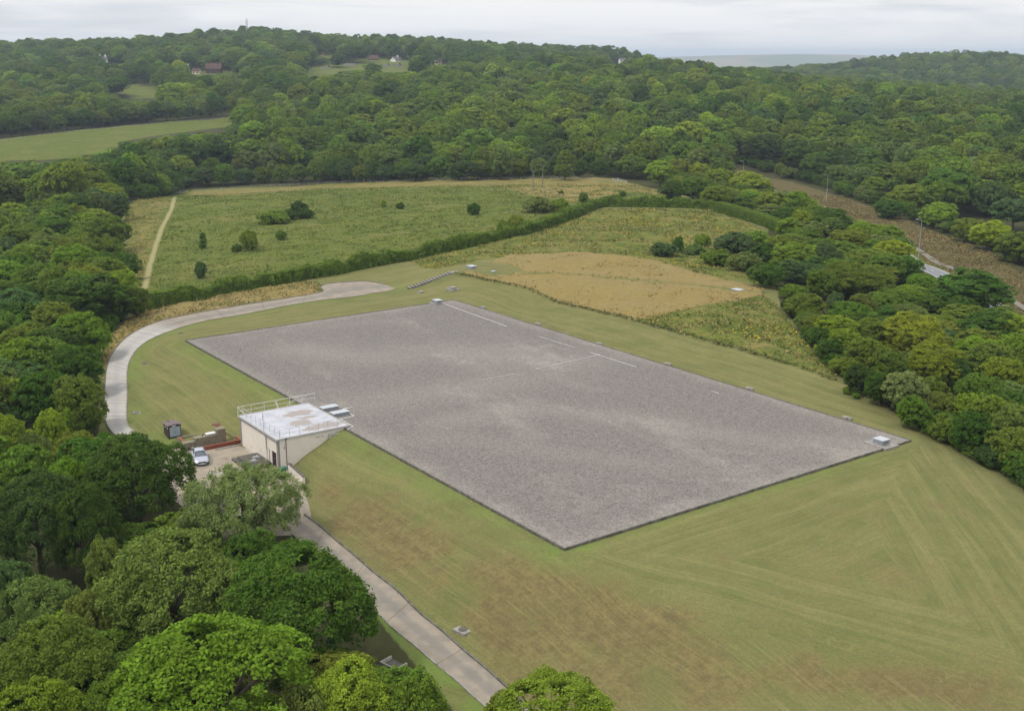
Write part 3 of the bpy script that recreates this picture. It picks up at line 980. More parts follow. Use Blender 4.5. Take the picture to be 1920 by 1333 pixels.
MB().box(-.18, LV + .18, -.22, -.08, ZR + .003, ZR + .05).box(-.18, -.06, -.08, NVD + .12, ZR + .003, ZR + .05).box(LV + .06, LV + .18, -.08, NVD + .12, ZR + .003, ZR + .05).box(-.06, LV + .06, NVD, NVD + .12, ZR + .003, ZR + .05).build('parapet', M['pale_concrete'], rf)
door = MB().box(9.68, 11.02, .22, .30, 0.02, 2.02).build('door', M['brown_door'], vh)
MB().box(10.33, 10.36, .205, .22, .05, 1.98).box(9.8, 10.25, .21, .22, .2, 1.85).box(10.45, 10.9, .21, .22, .2, 1.85).build('door_panel', M['brown_door'], door)
MB().tube((10.26, .20, 1.0), (10.26, .20, 1.16), .018).build('handle', M['galv'], door)
MB().box(9.55, 9.68, .12, .3, 0, 2.12).box(11.02, 11.15, .12, .3, 0, 2.12).box(9.68, 11.02, .12, .3, 2.02, 2.12).build('door_frame', M['render_wall'], vh)
MB().path([(8.95, .10, 1.95), (8.95, .10, 0)], .04).path([(8.45, .10, 2.02), (8.95, .10, 1.95)], .035).build('downpipe', M['lamp_grey'], vh)
MB().path([(8.25, 0.0, 1.9), (8.25, 0.0, ZR - .3)], .035).build('downpipe', M['lamp_grey'], vh)
MB().path([(LV + .06, 1.1, ZR - .05), (LV + .06, 1.1, -.2)], .035).box(LV + .02, LV + .22, 1.0, 1.2, ZR - .1, ZR + .03).build('downpipe', M['black'], vh)
MB().box(LV + .004, LV + .05, .75, 1.0, 2.7, 2.95).path([(LV + .03, .9, 2.95), (LV + .03, .9, 3.25), (LV + .03, 1.5, 3.25)], .015).build('wall_light', M['galv'], vh)
MB().box(LV + .004, LV + .03, 5.2, 5.7, ZR - .75, ZR - .68).box(LV + .004, LV + .03, 5.85, 6.3, ZR - .75, ZR - .68).build('air_vent', M['grey_trim'], vh)
# aerial pole
mp = MB().tube((8.2, -.16, ZR - .6), (8.2, -.16, ZR + 4.3), .035, .025).tube((7.95, -.16, ZR - .35), (8.2, -.16, ZR - .35), .02).box(8.05, 8.2, -.2, -.1, ZR + 2.0, ZR + 2.12).path([(8.2, -.16, ZR + 2.5), (8.05, -.2, ZR + 1.6)], .02)
mp.build('aerial_pole', M['lamp_grey'], vh)


def rail_run(pts, nposts, mat, name='guard_rail', r=.022, hgt=1.05, mid=.52, double=True, parent=vh):
    """posts and two rails along a line of points at roof level"""
    pts = [np.array(p, float) for p in pts]
    mb = MB()
    top = [p + (0, 0, hgt) for p in pts]
    md = [p + (0, 0, mid) for p in pts]
    mb.path(top, r).path(md, r * .85)
    o = mb.build(name, mat, parent)
    L = sum(np.linalg.norm(b - a) for a, b in zip(pts[:-1], pts[1:]))
    for i in range(nposts):
        s = L * i / (nposts - 1)
        for a, b in zip(pts[:-1], pts[1:]):
            l = np.linalg.norm(b - a)
            if s <= l + 1e-6:
                p = a + (b - a) * s / l
                break
            s -= l
        MB().tube(p, p + (0, 0, hgt), r * 1.1).build('post', mat, o)
    return o


rail_run([(0.1, 0.35, ZR + .05), (LV - .05, 0.35, ZR + .05)], 9, M['galv'], r=.024)
rail_run([(LV - .05, 0.35, ZR + .05), (LV - .05, NVD - .2, ZR + .05)], 8, M['galv'], r=.024)
rail_run([(-.25, -.1, ZR - .1), (-.25, NVD + 1.2, ZR - .1)], 7, M['white_pipe'], r=.035, hgt=1.25, mid=.62)
for qa, qb in (((-.25, -.1, ZR + 1.15), (1.3, .5, ZR + .1)), ((-.25, 5.2, ZR + 1.0), (1.1, 5.2, ZR + .1)), ((-.25, 6.8, ZR + .1), (-.25, 8.6, ZR + 1.1)), ((-.25, 8.4, ZR + .1), (-.25, 9.9, ZR + 1.1))):
    MB().tube(qa, qb, .03).build('rail_brace', M['white_pipe'], vh)
# short hand rails of the side steps
for k in range(4):
    z0 = .35 + .42 * k
    MB().tube((-.15, .5 + .5 * k, z0), (-1.25, .5 + .5 * k, z0 - .12), .03).build('side_rail', M['white_pipe'], vh)


def unit(name, label, cat, px, py, z, group=None, rot=SITE_ROT):
    p = at(px, py, z)
    return thing(name, label, cat, p, rot, group)


def hatch(px, py, z, L, W, H, label, group='metal access hatches', plinth=None, legs=False, lid='box_metal', cat='hatch', rot=SITE_ROT, name='access_hatch'):
    t = unit(name, label, cat, px, py, z, group, rot)
    if plinth:
        pl = MB().box(-plinth[0] / 2, plinth[0] / 2, -plinth[1] / 2, plinth[1] / 2, -.5, plinth[2]).build('plinth', M['concrete'], t, .02)
    z0 = plinth[2] if plinth else 0
    MB().box(-L / 2 + .06, L / 2 - .06, -W / 2 + .06, W / 2 - .06, z0 - .1, z0 + H - .07).build('box_body', M['box_side'] if lid == 'box_metal' else M[lid], t, .01)
    ld = MB().box(-L / 2, L / 2, -W / 2, W / 2, z0 + H - .068, z0 + H).box(-.02, .02, -W / 2 + .01, W / 2 - .01, z0 + H + .001, z0 + H + .012).build('lid', M[lid], t, .012)
    MB().box(L / 2 + .001, L / 2 + .03, -.12, .12, z0 + H * .45, z0 + H * .62).build('lock', M['black'], t)
    return t


hatch(1652, 832, 0, 1.55, 1.5, .62, 'pale grey square hatch on its concrete slab at the right tip of the gravel roof', plinth=(3.4, 2.6, .08))
hatch(820, 569, 0, 1.7, 1.5, .60, 'pale grey square hatch on a slab at the far corner of the gravel roof', plinth=(2.6, 2.2, .12))
hatch(884, 503, 1.45, 2.0, 1.6, .55, 'pale hatch at the top of the concrete steps on the straw coloured mound')
hatch(925, 512, 1.4, .95, .8, .4, 'small pale hatch on mown turf just right of the hatch above the steps')
hatch(1383, 547, 1.15, 2.1, 1.7, .45, 'pale flat hatch at the far right end of the mown strip across golden grass', plinth=(3.2, 2.0, .05))
hatch(790, 549, h1(*at(790, 549, -.9)[:2]), 1.2, .9, .28, 'low grey cover in the mown grass at the foot of the concrete steps', lid='concrete', plinth=(1.7, 1.2, .04))
hatch(849, 542, h1(*at(849, 542, -.2)[:2]) + .02, 1.5, 1.2, .28, 'weathered concrete chamber cover on the grass between steps and gravel corner', lid='concrete', plinth=(2.6, 1.8, .12))
for (px, py, lab) in ((617, 768, 'grey steel vent box beside the white roof, the farther of the pair'),
                      (637, 778, 'grey steel vent box beside the white roof, nearer and ringed by white pipe')):
    t = unit('vent_box', lab, 'vent box', px, py, 0, 'steel vent boxes by the roof')
    t.rotation_euler = (0, 0, SITE_ROT)
    MB().box(-.55, .55, -1.15, 1.15, -.1, .42).build('box_body', M['box_side'], t, .01)
    MB().box(-.62, .62, -1.2, -.01, .421, .49).build('lid', M['box_metal'], t, .01)
    MB().box(-.62, .62, .01, 1.2, .421, .49).build('lid', M['box_metal'], t, .01)


def pipe(pts, r, label, z=.05, group='white pipes on the gravel', name='white_pipe'):
    P_ = [at(px, py, z) for px, py in pts]
    b = P_[0]
    mb = MB().path([tuple(np.array(p) - b) for p in P_], r)
    o = mb.build(name, M['white_pipe'], None, loc=b)
    return tag(o, label, 'pipe', group)


pipe([(830, 569), (950, 612)], .055, 'long white pipe running from the far corner hatch over the gravel')
pipe([(1011, 631), (1078, 652)], .035, 'faint white pipe half sunk in gravel, middle of the far side')
pipe([(1107, 661), (1122, 666), (1193, 688)], .045, 'white pipe continuing right from the bend in the gravel field')
pipe([(1124, 665), (1003, 693)], .045, 'bright white pipe branching left across the gravel from the bend')
pipe([(965, 701), (893, 714)], .03, 'dull buried pipe end showing in the middle of the gravel')
pipe([(1334, 733), (1348, 738)], .05, 'short bright white pipe piece on the right half of the gravel')
pipe([(660, 764), (643, 767), (664, 780), (641, 786), (637, 785), (662, 800), (651, 805)], .06, 'bent white pipe looping round the vent boxes and roof corner', group=None)

# drain slabs along the far edging
for k, (px, py) in enumerate(((907, 576), (1010, 607), (1125, 644), (1253, 682), (1407, 728), (1590, 783))):
    lab = ['pale drain slab on the far gravel edge closest to the corner hatch', 'pale drain slab on the far edge above the first white pipe end',
           'pale drain slab on the far edge above the pipe bend', 'pale drain slab on the far edge right of the pipe bend',
           'pale drain slab on the far edge above the short white pipe', 'pale drain slab on the far edge nearest the right tip'][k]
    t = unit('drain_slab', lab, 'slab', px, py, 0, 'drain slabs along the gravel edge')
    MB().box(-.8, .05, -.3, .3, -.3, .055).build('slab', M['concrete'], t, .02)
    MB().box(.15, .6, -.25, .2, -.3, .08).build('gully', M['concrete'], t, .02)

# concrete steps up the mound
a = np.array(at(765, 541, -1.25)); b = np.array(at(846, 511, 1.35))
d = b[:2] - a[:2]; run = np.linalg.norm(d)
st = thing('concrete_steps', 'flight of concrete steps climbing the grass bank to the straw coloured mound', 'steps', tuple(a), math.atan2(d[1], d[0]))
NS = 14
for k in range(NS):
    z0 = (b[2] - a[2]) * (k + .5) / NS
    x0 = run * k / NS
    MB().box(x0 + .25 * run / NS, x0 + .85 * run / NS, -.85, .85, z0 + .0, z0 + .14).build('tread', M['concrete'], st, .01)
    MB().box(x0, x0 + run / NS - .005, -.8, .8, z0 - .6, z0 - .03).build('riser', M['soil_dark'], st)
MB().prism([(0, -1.05), (run, -1.05), (run, -.88), (0, -.88)], [-.6, b[2] - a[2] - .6, b[2] - a[2] - .6, -.6], [.02, b[2] - a[2] + .02, b[2] - a[2] + .02, .02]).build('side_kerb', M['dark_concrete'], st)
MB().box(run + .1, run + 1.8, -.6, .9, b[2] - a[2] - .35, b[2] - a[2] + .06).build('landing', M['concrete'], st, .02)


# ---- yard furniture
def site_thing(name, label, cat, x, y, z, group=None):
    """x, y in the valve house frame"""
    p = vo + U * x + NV * y
    return thing(name, label, cat, (p[0], p[1], z), SITE_ROT, group)


pl = site_thing('stepped_plinth', 'dark mossy concrete plinth with a lower step against the valve house front', 'plinth', 5.3, -3.2, YARD_Z)
MB().box(0, 4.6, 0.45, 3.15, -.3, .50).build('top_slab', M['dark_concrete'], pl, .03)
MB().box(-.45, 4.2, -.15, .448, -.3, .26).build('step', M['dark_concrete'], pl, .03)
MB().box(-3.3, -.02, 2.75, 3.18, -.3, .06).build('footing_strip', M['pale_concrete'], pl)
for (x, y, lab) in ((2.0, 2.2, 'raised grey cover on the mossy plinth, nearer the wall'), (3.1, 1.35, 'raised grey cover on the mossy plinth, nearer the green bin')):
    t = site_thing('chamber_cover', lab, 'cover', 5.3 + x, -3.2 + y, YARD_Z + .5, 'covers on the plinth')
    MB().box(-.38, .38, -.5, .5, 0, .12).build('frame', M['concrete'], t, .01)
    MB().box(-.26, .26, -.38, .38, .121, .24).box(-.12, .12, -.42, -.385, .14, .2).build('lid', M['lamp_grey'], t, .02)
    MB().box(-.3, -.12, .1, .3, .241, .29).build('lug', M['pale_concrete'], t)
    MB().box(.05, .2, -.3, -.1, .241, .28).build('lug', M['pale_concrete'], t)
MB_ = site_thing('timber_block', 'short timber baulk lying on the plinth against the cream wall', 'timber', 9.1, -.45, YARD_Z + .5)
MB().box(-.35, .35, -.13, .13, 0, .15).build('baulk', M['timber'], MB_, .01)

bn = thing('wheelie_bin', 'green plastic wheelie bin by the corner of the valve house', 'bin', at(531, 892, YARD_Z), SITE_ROT + R(8))
MB().add([(-.24, -.28, .08), (.24, -.28, .08), (.24, .24, .08), (-.24, .24, .08), (-.30, -.36, .98), (.30, -.36, .98), (.30, .36, .98), (-.30, .36, .98)],
         [(0, 3, 2, 1), (4, 5, 6, 7), (0, 1, 5, 4), (1, 2, 6, 5), (2, 3, 7, 6), (3, 0, 4, 7)]).build('bin_body', M['green_plastic'], bn, .02)
MB().prism([(-.33, -.4), (.33, -.4), (.33, .42), (-.33, .42)], [.99, .99, 1.04, 1.04], [1.03, 1.03, 1.12, 1.12]).build('lid', M['green_plastic'], bn, .015)
for sx in (-.27, .27):
    MB().tube((sx - .03, .30, .10), (sx + .03, .30, .10), .1, n=14).build('wheel', M['black'], bn)
MB().tube((-.24, .44, .98), (.24, .44, .98), .018).build('handle', M['green_plastic'], bn)

a = np.array(at(541, 884, YARD_Z)); b = np.array(at(568, 909, YARD_Z))
d = b[:2] - a[:2]; L = np.linalg.norm(d)
rw = thing('retaining_wall', 'low white rendered retaining wall with dark coping beside the green bin', 'wall', tuple(a), math.atan2(d[1], d[0]))
MB().box(0, L, 0, .3, -.6, 1.0).build('wall', M['render_wall'], rw)
MB().box(-.05, L + .06, -.05, .36, 1.001, 1.1).build('coping', M['dark_concrete'], rw, .015)

tr = thing('concrete_trough', 'square concrete planter box on the bank beside the cream side wall', 'trough', at(625, 817, -.75), SITE_ROT)
tm = MB()
for q_ in ((-.5, .5, -.65, -.55), (-.5, .5, .55, .65), (-.5, -.4, -.549, .549), (.4, .5, -.549, .549)):
    tm.box(*q_, -.5, .42)
tm.build('trough_wall', M['pale_concrete'], tr)
MB().box(-.4, .4, -.55, .55, -.3, .3).build('soil', M['dark_concrete'], tr)

# ---- timber cabinet, bund wall, kiosk (front faces +x, i.e. towards the viewer's right)
cx, cy = loc_site(at(366, 843, YARD_Z))      # left front foot of the cabinet
cb = thing('timber_cabinet', 'weathered timber cabinet of vertical boards with a taller box at its right end', 'cabinet', at(368, 843, YARD_Z), SITE_ROT)
cm = MB().box(-.95, 0, 0, 3.0, -.1, 1.45)
cm.build('cabinet_body', M['timber'], cb, .01)
MB().box(-1.0, .05, -.04, 2.98, 1.451, 1.52).build('top_board', M['timber'], cb, .008)
MB().box(-1.0, .012, 3.002, 4.15, -.1, 2.12).build('tall_box', M['timber'], cb, .01)
MB().box(-1.05, .06, 2.95, 4.2, 2.121, 2.18).build('tall_box_lid', M['timber'], cb, .008)
MB().box(-.95, -.1, -1.9, -.01, .45, 1.05).build('side_box', M['timber'], cb, .01)
MB().box(-1.0, -.06, -1.94, -.012, 1.051, 1.11).build('side_box_lid', M['timber'], cb, .008)
for yy in (-1.88, -.2):
    MB().box(-.2, -.1, yy, yy + .1, -.1, .449).build('leg', M['timber'], cb)
for yy in (1.35, 1.75):
    MB().box(.001, .04, yy - .06, yy + .06, .75, .87).build('handle', M['dark_concrete'], cb)
for xx, yy in ((-.7, 2.25), (-.35, 2.25)):
    t = MB().tube((xx, yy - .65, 1.68), (xx, yy + .6, 1.68), .12, n=12)
    o = t.build('white_cylinder', M['white_paint'], None, loc=cb.location)
    o.rotation_euler = (0, 0, SITE_ROT)
    tag(o, 'white cylinder lying on the timber cabinet, ' + ('at the back' if xx < -.5 else 'at the front'), 'cylinder', 'white cylinders on the cabinet')
vt = MB().tube((-.5, 1.15, 1.5), (-.5, 1.15, 1.72), .05).tube((-.5, 1.15, 1.74), (-.5, 1.42, 1.74), .05).box(-.75, -.3, 1.6, 1.7, 1.52, 1.58)
o = vt.build('tap_pipe', M['roof_tile'], cb)
MB().path([(-.2, 4.2, 1.5), (-.2, 5.5, .45)], .06).path([(-.9, 4.2, 1.3), (-.9, 5.2, .45)], .05).build('timber_brace', M['timber'], cb)
bd = thing('brick_bund', 'low red brick bund wall around the timber cabinet', 'wall', cb.location, SITE_ROT)
MB().box(.75, 1.0, -.6, 5.95, -.3, .48).box(-4.2, .749, 5.70, 5.95, -.3, .48).build('wall', M['brick'], bd)
MB().box(-4.6, -.4, -.85, -.6, -.3, .62).box(-4.85, -4.6, -.85, 3.0, -.3, .5).build('wall', M['timber'], bd)
MB().box(.73, 1.02, -.62, 5.97, .481, .53).box(-4.2, .729, 5.68, 5.97, .481, .53).box(-4.6, -.4, -.87, -.58, .621, .67).build('coping', M['plastic_red'], bd, .008)

kz = -3.75
kk = thing('equipment_kiosk', 'dark brown kiosk with a pale grey panel door and shallow roof on the lawn edge', 'kiosk', at(317, 826, kz), SITE_ROT)
MB().box(-1.9, 0, 0, 1.75, -.5, .35).build('base', M['black'], kk)
MB().box(-1.88, -.02, .02, 1.73, .351, 2.02).build('kiosk_body', M['kiosk_brown'], kk)
rm = MB().prism([(-2.0, -.12), (.12, -.12), (.12, .87), (-2.0, .87)], [2.0, 2.0, 2.1, 2.1], [2.06, 2.06, 2.18, 2.18])
rm.prism([(-2.0, .87), (.12, .87), (.12, 1.87), (-2.0, 1.87)], [2.1, 2.1, 2.0, 2.0], [2.18, 2.18, 2.06, 2.06])
rm.box(-1.75, -1.5, .5, .75, 2.15, 2.25)
rm.build('roof', M['kiosk_roof'], kk)
kd = MB().box(-.019, .02, .2, 1.62, .42, 1.78).build('door', M['grey_door'], kk)
MB().box(.021, .05, .85, .95, 1.0, 1.1).build('handle', M['black'], kd)
MB().box(-.019, .015, .55, 1.05, 1.85, 1.97).build('sign_plate', M['white_paint'], kk)
for xx in (-.3, -1.2):
    MB().box(xx - .08, xx + .08, -.0, .019, 1.55, 1.75).build('label_plate', M['white_paint'], kk)

# yard drain, pale patches
t = unit('drain_cover', 'pale square cover set in the yard in front of the silver car', 'cover', 402, 888, YARD_Z)
MB().box(-.65, .65, -.9, .9, -.1, .02).build('cover_plate', M['pale_concrete'], t)
yc = unit('kerb_strip', 'pale kerb strip crossing the yard behind the willow', 'kerb', 425, 900, YARD_Z)
MB().box(-.15, .15, -3.0, 4.5, -.2, .05).build('kerb', M['pale_concrete'], yc)
pl = thing('yard_slab_step', 'long concrete kerb in the yard joining the brick bund to the cream building', 'kerb', at(437, 836, YARD_Z), SITE_ROT)
MB().box(.1, .35, -2.5, 1.1, -.2, .10).build('kerb', M['concrete'], pl)

# manholes in the grass
for (px, py, lab, mk, sz) in ((868, 1181, 'round iron manhole in a broken concrete square on the bank above the access road', 'concrete', .75),
                              (272, 681, 'reddish manhole cover in the grass inside the bend of the loop road', 'kiosk_roof', .55),
                              (257, 774, 'pale worn cover in the grass near the lower end of the loop road', 'concrete', .55),
                              (407, 796, 'brick manhole in the grass behind the timber cabinet', 'brick', .6),
                              (340, 625, 'small dark cover in the grass by the left tip of the gravel', 'dark_concrete', .4)):
    p = atg(px, py)
    t = thing('manhole_cover', lab, 'manhole', (p[0], p[1], p[2] + .02), SITE_ROT + R(12))
    MB().box(-sz, sz, -sz * .8, sz * .8, -.4, .07).build('frame', M[mk], t, .03)
    MB().tube((0, 0, .071), (0, 0, .12), sz * .55, n=18).build('cover_plate', M['dark_concrete'], t)
p = atg(741, 1249)
t = thing('feeder_box', 'small open grey slab box in the grass left of the access road', 'box', (p[0], p[1], p[2]), SITE_ROT + R(15))
MB().box(-1.0, 1.0, -.9, -.78, 0, .5).box(-1.0, -.88, -.78, .5, 0, .5).box(.88, 1.0, -.78, .5, 0, .5).build('box_side', M['pale_concrete'], t)
MB().box(-.88, .88, -.78, .5, 0, .2).build('box_floor', M['dark_concrete'], t)


# ---------------------------------------------------------------- the silver car
def car_mat(name, c, rough, metal, spec=.5, coat=0):
    m, t, p = newmat(name, rough, spec)
    co = t.n('ShaderNodeTexCoord').outputs['Object']
    t.put(p.inputs['Base Color'], t.mix(t.noise(co, 3, 3), c, tuple(x * .93 for x in c)))
    p.inputs['Metallic'].default_value = metal
    p.inputs['Coat Weight'].default_value = coat
    return m


M['silver'] = car_mat('silver_paint', (.40, .42, .47), .35, .45, coat=.6)
M['glass'] = car_mat('car_glass', (.05, .065, .07), .08, 0, .8)
M['lamp_glass'] = car_mat('headlamp_glass', (.45, .48, .50), .1, .3)
M['tyre'] = car_mat('tyre', (.02, .02, .02), .8, 0)
M['rim'] = car_mat('rim', (.45, .46, .48), .35, .8)
M['plate'] = car_mat('number_plate', (.8, .8, .76), .5, 0)
p0 = at(382, 868, YARD_Z)
car = thing('parked_car', 'silver saloon car parked in the yard facing the viewer, half behind the dark tree', 'car', p0, 0)
car.location = (p0[0] - .7, p0[1] + .9, YARD_Z)
car.rotation_euler = (0, 0, R(-68))
# stations along x (front is +x): x, half width, z of shoulder, z of top line, half width at the top
stn = [(-2.32, .62, .62, .86, .50), (-2.2, .80, .78, .96, .66), (-1.7, .90, .90, 1.03, .74), (-1.15, .93, .93, 1.05, .78), (-.5, .94, .93, 1.0, .8), (.35, .94, .92, .99, .8),
       (.95, .94, .90, .98, .78), (1.5, .92, .84, .93, .74), (2.0, .88, .76, .85, .66), (2.25, .78, .66, .74, .56), (2.36, .62, .56, .62, .46)]
V, Fs = [], []
for (x, hw, zs, zt, ht) in stn:
    zb = .20 if abs(x) < 2.1 else .28
    V += [(x, -hw * .93, zb), (x, -hw, .45), (x, -hw * .97, zs), (x, -ht, zt), (x, 0, zt + .025), (x, ht, zt), (x, hw * .97, zs), (x, hw, .45), (x, hw * .93, zb)]
m_ = 9
for i in range(len(stn) - 1):
    for j in range(m_):
        a, b = i * m_ + j, i * m_ + (j + 1) % m_
        Fs.append((a, b, b + m_, a + m_))
Fs += [tuple(range(m_)), tuple(reversed(range((len(stn) - 1) * m_, len(stn) * m_)))]
cbm = MB().add(V, Fs)
body = cbm.build('body', M['silver'], car, smooth=True)
sb = body.modifiers.new('sub', 'SUBSURF'); sb.levels = 2; sb.render_levels = 2
# cabin: glass shell and roof panel
gl = [(-1.95, .66, 1.0), (-1.1, .60, 1.38), (-.3, .60, 1.43), (.25, .60, 1.37), (1.15, .70, .97)]
V, Fs = [], []
for (x, hw, z) in gl:
    V += [(x, -hw - .14, .93), (x, -hw, z), (x, 0, z + .03), (x, hw, z), (x, hw + .14, .93)]
for i in range(4):
    for j in range(4):
        a = i * 5 + j
        Fs.append((a, a + 1, a + 6, a + 5))
MB().add(V, Fs).build('windows', M['glass'], car, smooth=True)
V, Fs = [], []
for (x, hw, z) in ((-1.25, .585, 1.37), (-.9, .60, 1.42), (-.3, .61, 1.455), (.1, .60, 1.43), (.3, .585, 1.385)):
    V += [(x, -hw, z - .02), (x, -hw * .6, z + .015), (x, 0, z + .025), (x, hw * .6, z + .015), (x, hw, z - .02)]
for i in range(4):
    for j in range(4):
        a = i * 5 + j
        Fs.append((a, a + 1, a + 6, a + 5))
rp = MB().add(V, Fs).build('roof_panel', M['silver'], car, smooth=True)
md = rp.modifiers.new('s', 'SOLIDIFY'); md.thickness = .03
for s in (-1, 1):
    for qa, qb, rr_ in (((.28, s * .6, 1.38), (1.15, s * .76, .98), .035), ((-1.2, s * .6, 1.38), (-1.95, s * .72, .99), .045), ((-.35, s * .63, 1.42), (-.4, s * .78, .97), .03)):
        MB().tube(qa, qb, rr_).build('pillar', M['silver'], car)
for s in (-1, 1):
    MB().box(.55, .78, s * .98 - .1, s * .98 + .1, .98, 1.12).build('wing_mirror', M['silver'], car, .04)
    MB().add([(2.05, s * .86, .64), (2.33, s * .66, .56), (2.36, s * .45, .60), (2.27, s * .5, .70), (2.0, s * .84, .76)], [(0, 1, 2, 3, 4)]).build('headlight', M['lamp_glass'], car).modifiers.new('s', 'SOLIDIFY').thickness = .03
    MB().box(2.27, 2.38, s * .62 - .12, s * .62 + .12, .27, .42).build('lower_intake', M['black'], car, .03)
MB().box(2.30, 2.405, -.42, .42, .42, .62).build('grille', M['black'], car, .05)
MB().box(2.406, 2.425, -.26, .26, .34, .44).build('number_plate', M['plate'], car)
MB().tube((2.40, 0, .56), (2.415, 0, .56), .045, n=12).build('badge', M['rim'], car)
for x in (1.42, -1.38):
    for s in (-1, 1):
        wm = MB().tube((x, s * .70, .33), (x, s * .95, .33), .335, n=24).build('wheel', M['tyre'], car, .03)
        MB().tube((x, s * .951, .33), (x, s * .965, .33), .22, n=18).build('rim', M['rim'], wm)
for s in (-1, 1):
    for yy in (.22,):
        MB().path([(1.15, s * .3, 1.005), (2.1, s * .26, .83)], .008).build('bonnet_crease', M['silver'], car)

# ---------------------------------------------------------------- lamp columns by the main road
for k, (px, py, ht, lab) in enumerate(((1722, 483, 10, 'tall grey street lamp standing on the brown verge right beside the visible road'),
                                       (1549, 381, 10, 'grey street lamp above the brown verge between belt trees and dark wood'),
                                       (1393, 338, 8, 'grey street lamp head showing over trees near the bend of the hedge row'),
                                       (1254, 318, 10, 'farthest grey street lamp, against the dark wood above light green trees'))):
    p = at(px, py, -5.4)
    t = thing('street_lamp', lab, 'street lamp', p, math.atan2(nn[10][1], nn[10][0]) + math.pi, 'street lamps along the main road')
    MB().tube((0, 0, -1), (0, 0, 1.4), .13, .13).tube((0, 0, 1.4), (0, 0, ht), .085, .055).build('column', M['lamp_grey'], t)
    MB().tube((0, 0, ht - .05), (.9, .0, ht + .05), .045).build('arm', M['lamp_grey'], t)
    MB().box(.75, 1.55, -.16, .16, ht, ht + .16).build('lantern', M['lamp_grey'], t, .04)


# ---------------------------------------------------------------- gates and fences round the meadow
def rail_gate(px0, py0, px1, py1, label, name='field_gate', bars=5, hgt=1.2, mat='galv', posts=2):
    a = np.array(atg(px0, py0)); b = np.array(atg(px1, py1))
    d = b - a; L = np.hypot(d[0], d[1])
    t = thing(name, label, 'gate' if 'gate' in name else 'fence', tuple(a), math.atan2(d[1], d[0]))
    sl_ = d[2] / L
    g = MB()
    for k in range(bars):
        z = .2 + (hgt - .2) * k / (bars - 1)
        g.tube((.1, 0, z), (L - .1, 0, z + sl_ * L), .03)
    n_ = max(2, int(L / 1.2))
    for k in range(n_ + 1):
        g.tube((.1 + (L - .2) * k / n_, 0, .15 + sl_ * L * k / n_), (.1 + (L - .2) * k / n_, 0, hgt + sl_ * L * k / n_), .025)
    g.build('bars', M[mat], t)
    for k in range(posts):
        x = L * k / (posts - 1)
        MB().tube((x, 0, -.3 + sl_ * x), (x, 0, hgt + .25 + sl_ * x), .09).build('gate_post', M['pale_bark' if mat == 'timber' else mat], t)
    return t


rail_gate(317, 366, 338, 364, 'galvanised field gate at the left end of the meadow where the track leaves')
rail_gate(338, 364, 352, 363, 'short galvanised fence panel right of the left meadow gate', 'fence_panel', 4, 1.3)
rail_gate(1134, 341, 1148, 341, 'wooden rail fence left of the right meadow gate', 'rail_fence', 3, 1.1, 'timber')
rail_gate(1149, 342, 1158, 342, 'narrow pale kissing gate at the right end of the meadow back edge', 'kissing_gate', 6, 1.5)
rail_gate(1159, 342, 1175, 346, 'galvanised fence panel right of the pale kissing gate', 'fence_panel', 6, 1.4)


def wire_fence(pts, label, n, hgt=1.15, zoff=0.0):
    P_ = [np.array(atg(*q)) for q in pts]
    s = resample([p[:2] for p in P_], n)
    b = P_[0]
    t = thing('wire_fence', label, 'fence', tuple(b))
    zz = height(s[:, 0], s[:, 1])
    for i in range(n):
        mb = MB().tube((s[i, 0] - b[0], s[i, 1] - b[1], zz[i] - b[2] - .3), (s[i, 0] - b[0], s[i, 1] - b[1], zz[i] - b[2] + hgt), .07, n=5)
        mb.build('fence_post', M['pale_bark'], t)
    for k in (.35, .7, 1.05):
        MB().path([(s[i, 0] - b[0], s[i, 1] - b[1], zz[i] - b[2] + k) for i in range(n)], .012, 3).build('wire', M['galv'], t)


wire_fence([(360, 361), (600, 346), (760, 342), (900, 339), (1020, 337), (1130, 338)], 'post and wire fence along the back edge of the meadow', 46)
wire_fence([(2, 266), (110, 251), (230, 240), (340, 229), (430, 223)], 'post and wire fence along the far edge of the distant left field', 40)
wire_fence([(1395, 408), (1430, 416), (1470, 428)], 'grey post fence showing between belt trees behind the trimmed hedge', 12, 1.6)


# ---------------------------------------------------------------- distant houses and mast
def on_hill(px, dist, above=0.0):
    x = (px - 960) / F * dist
    return x, dist


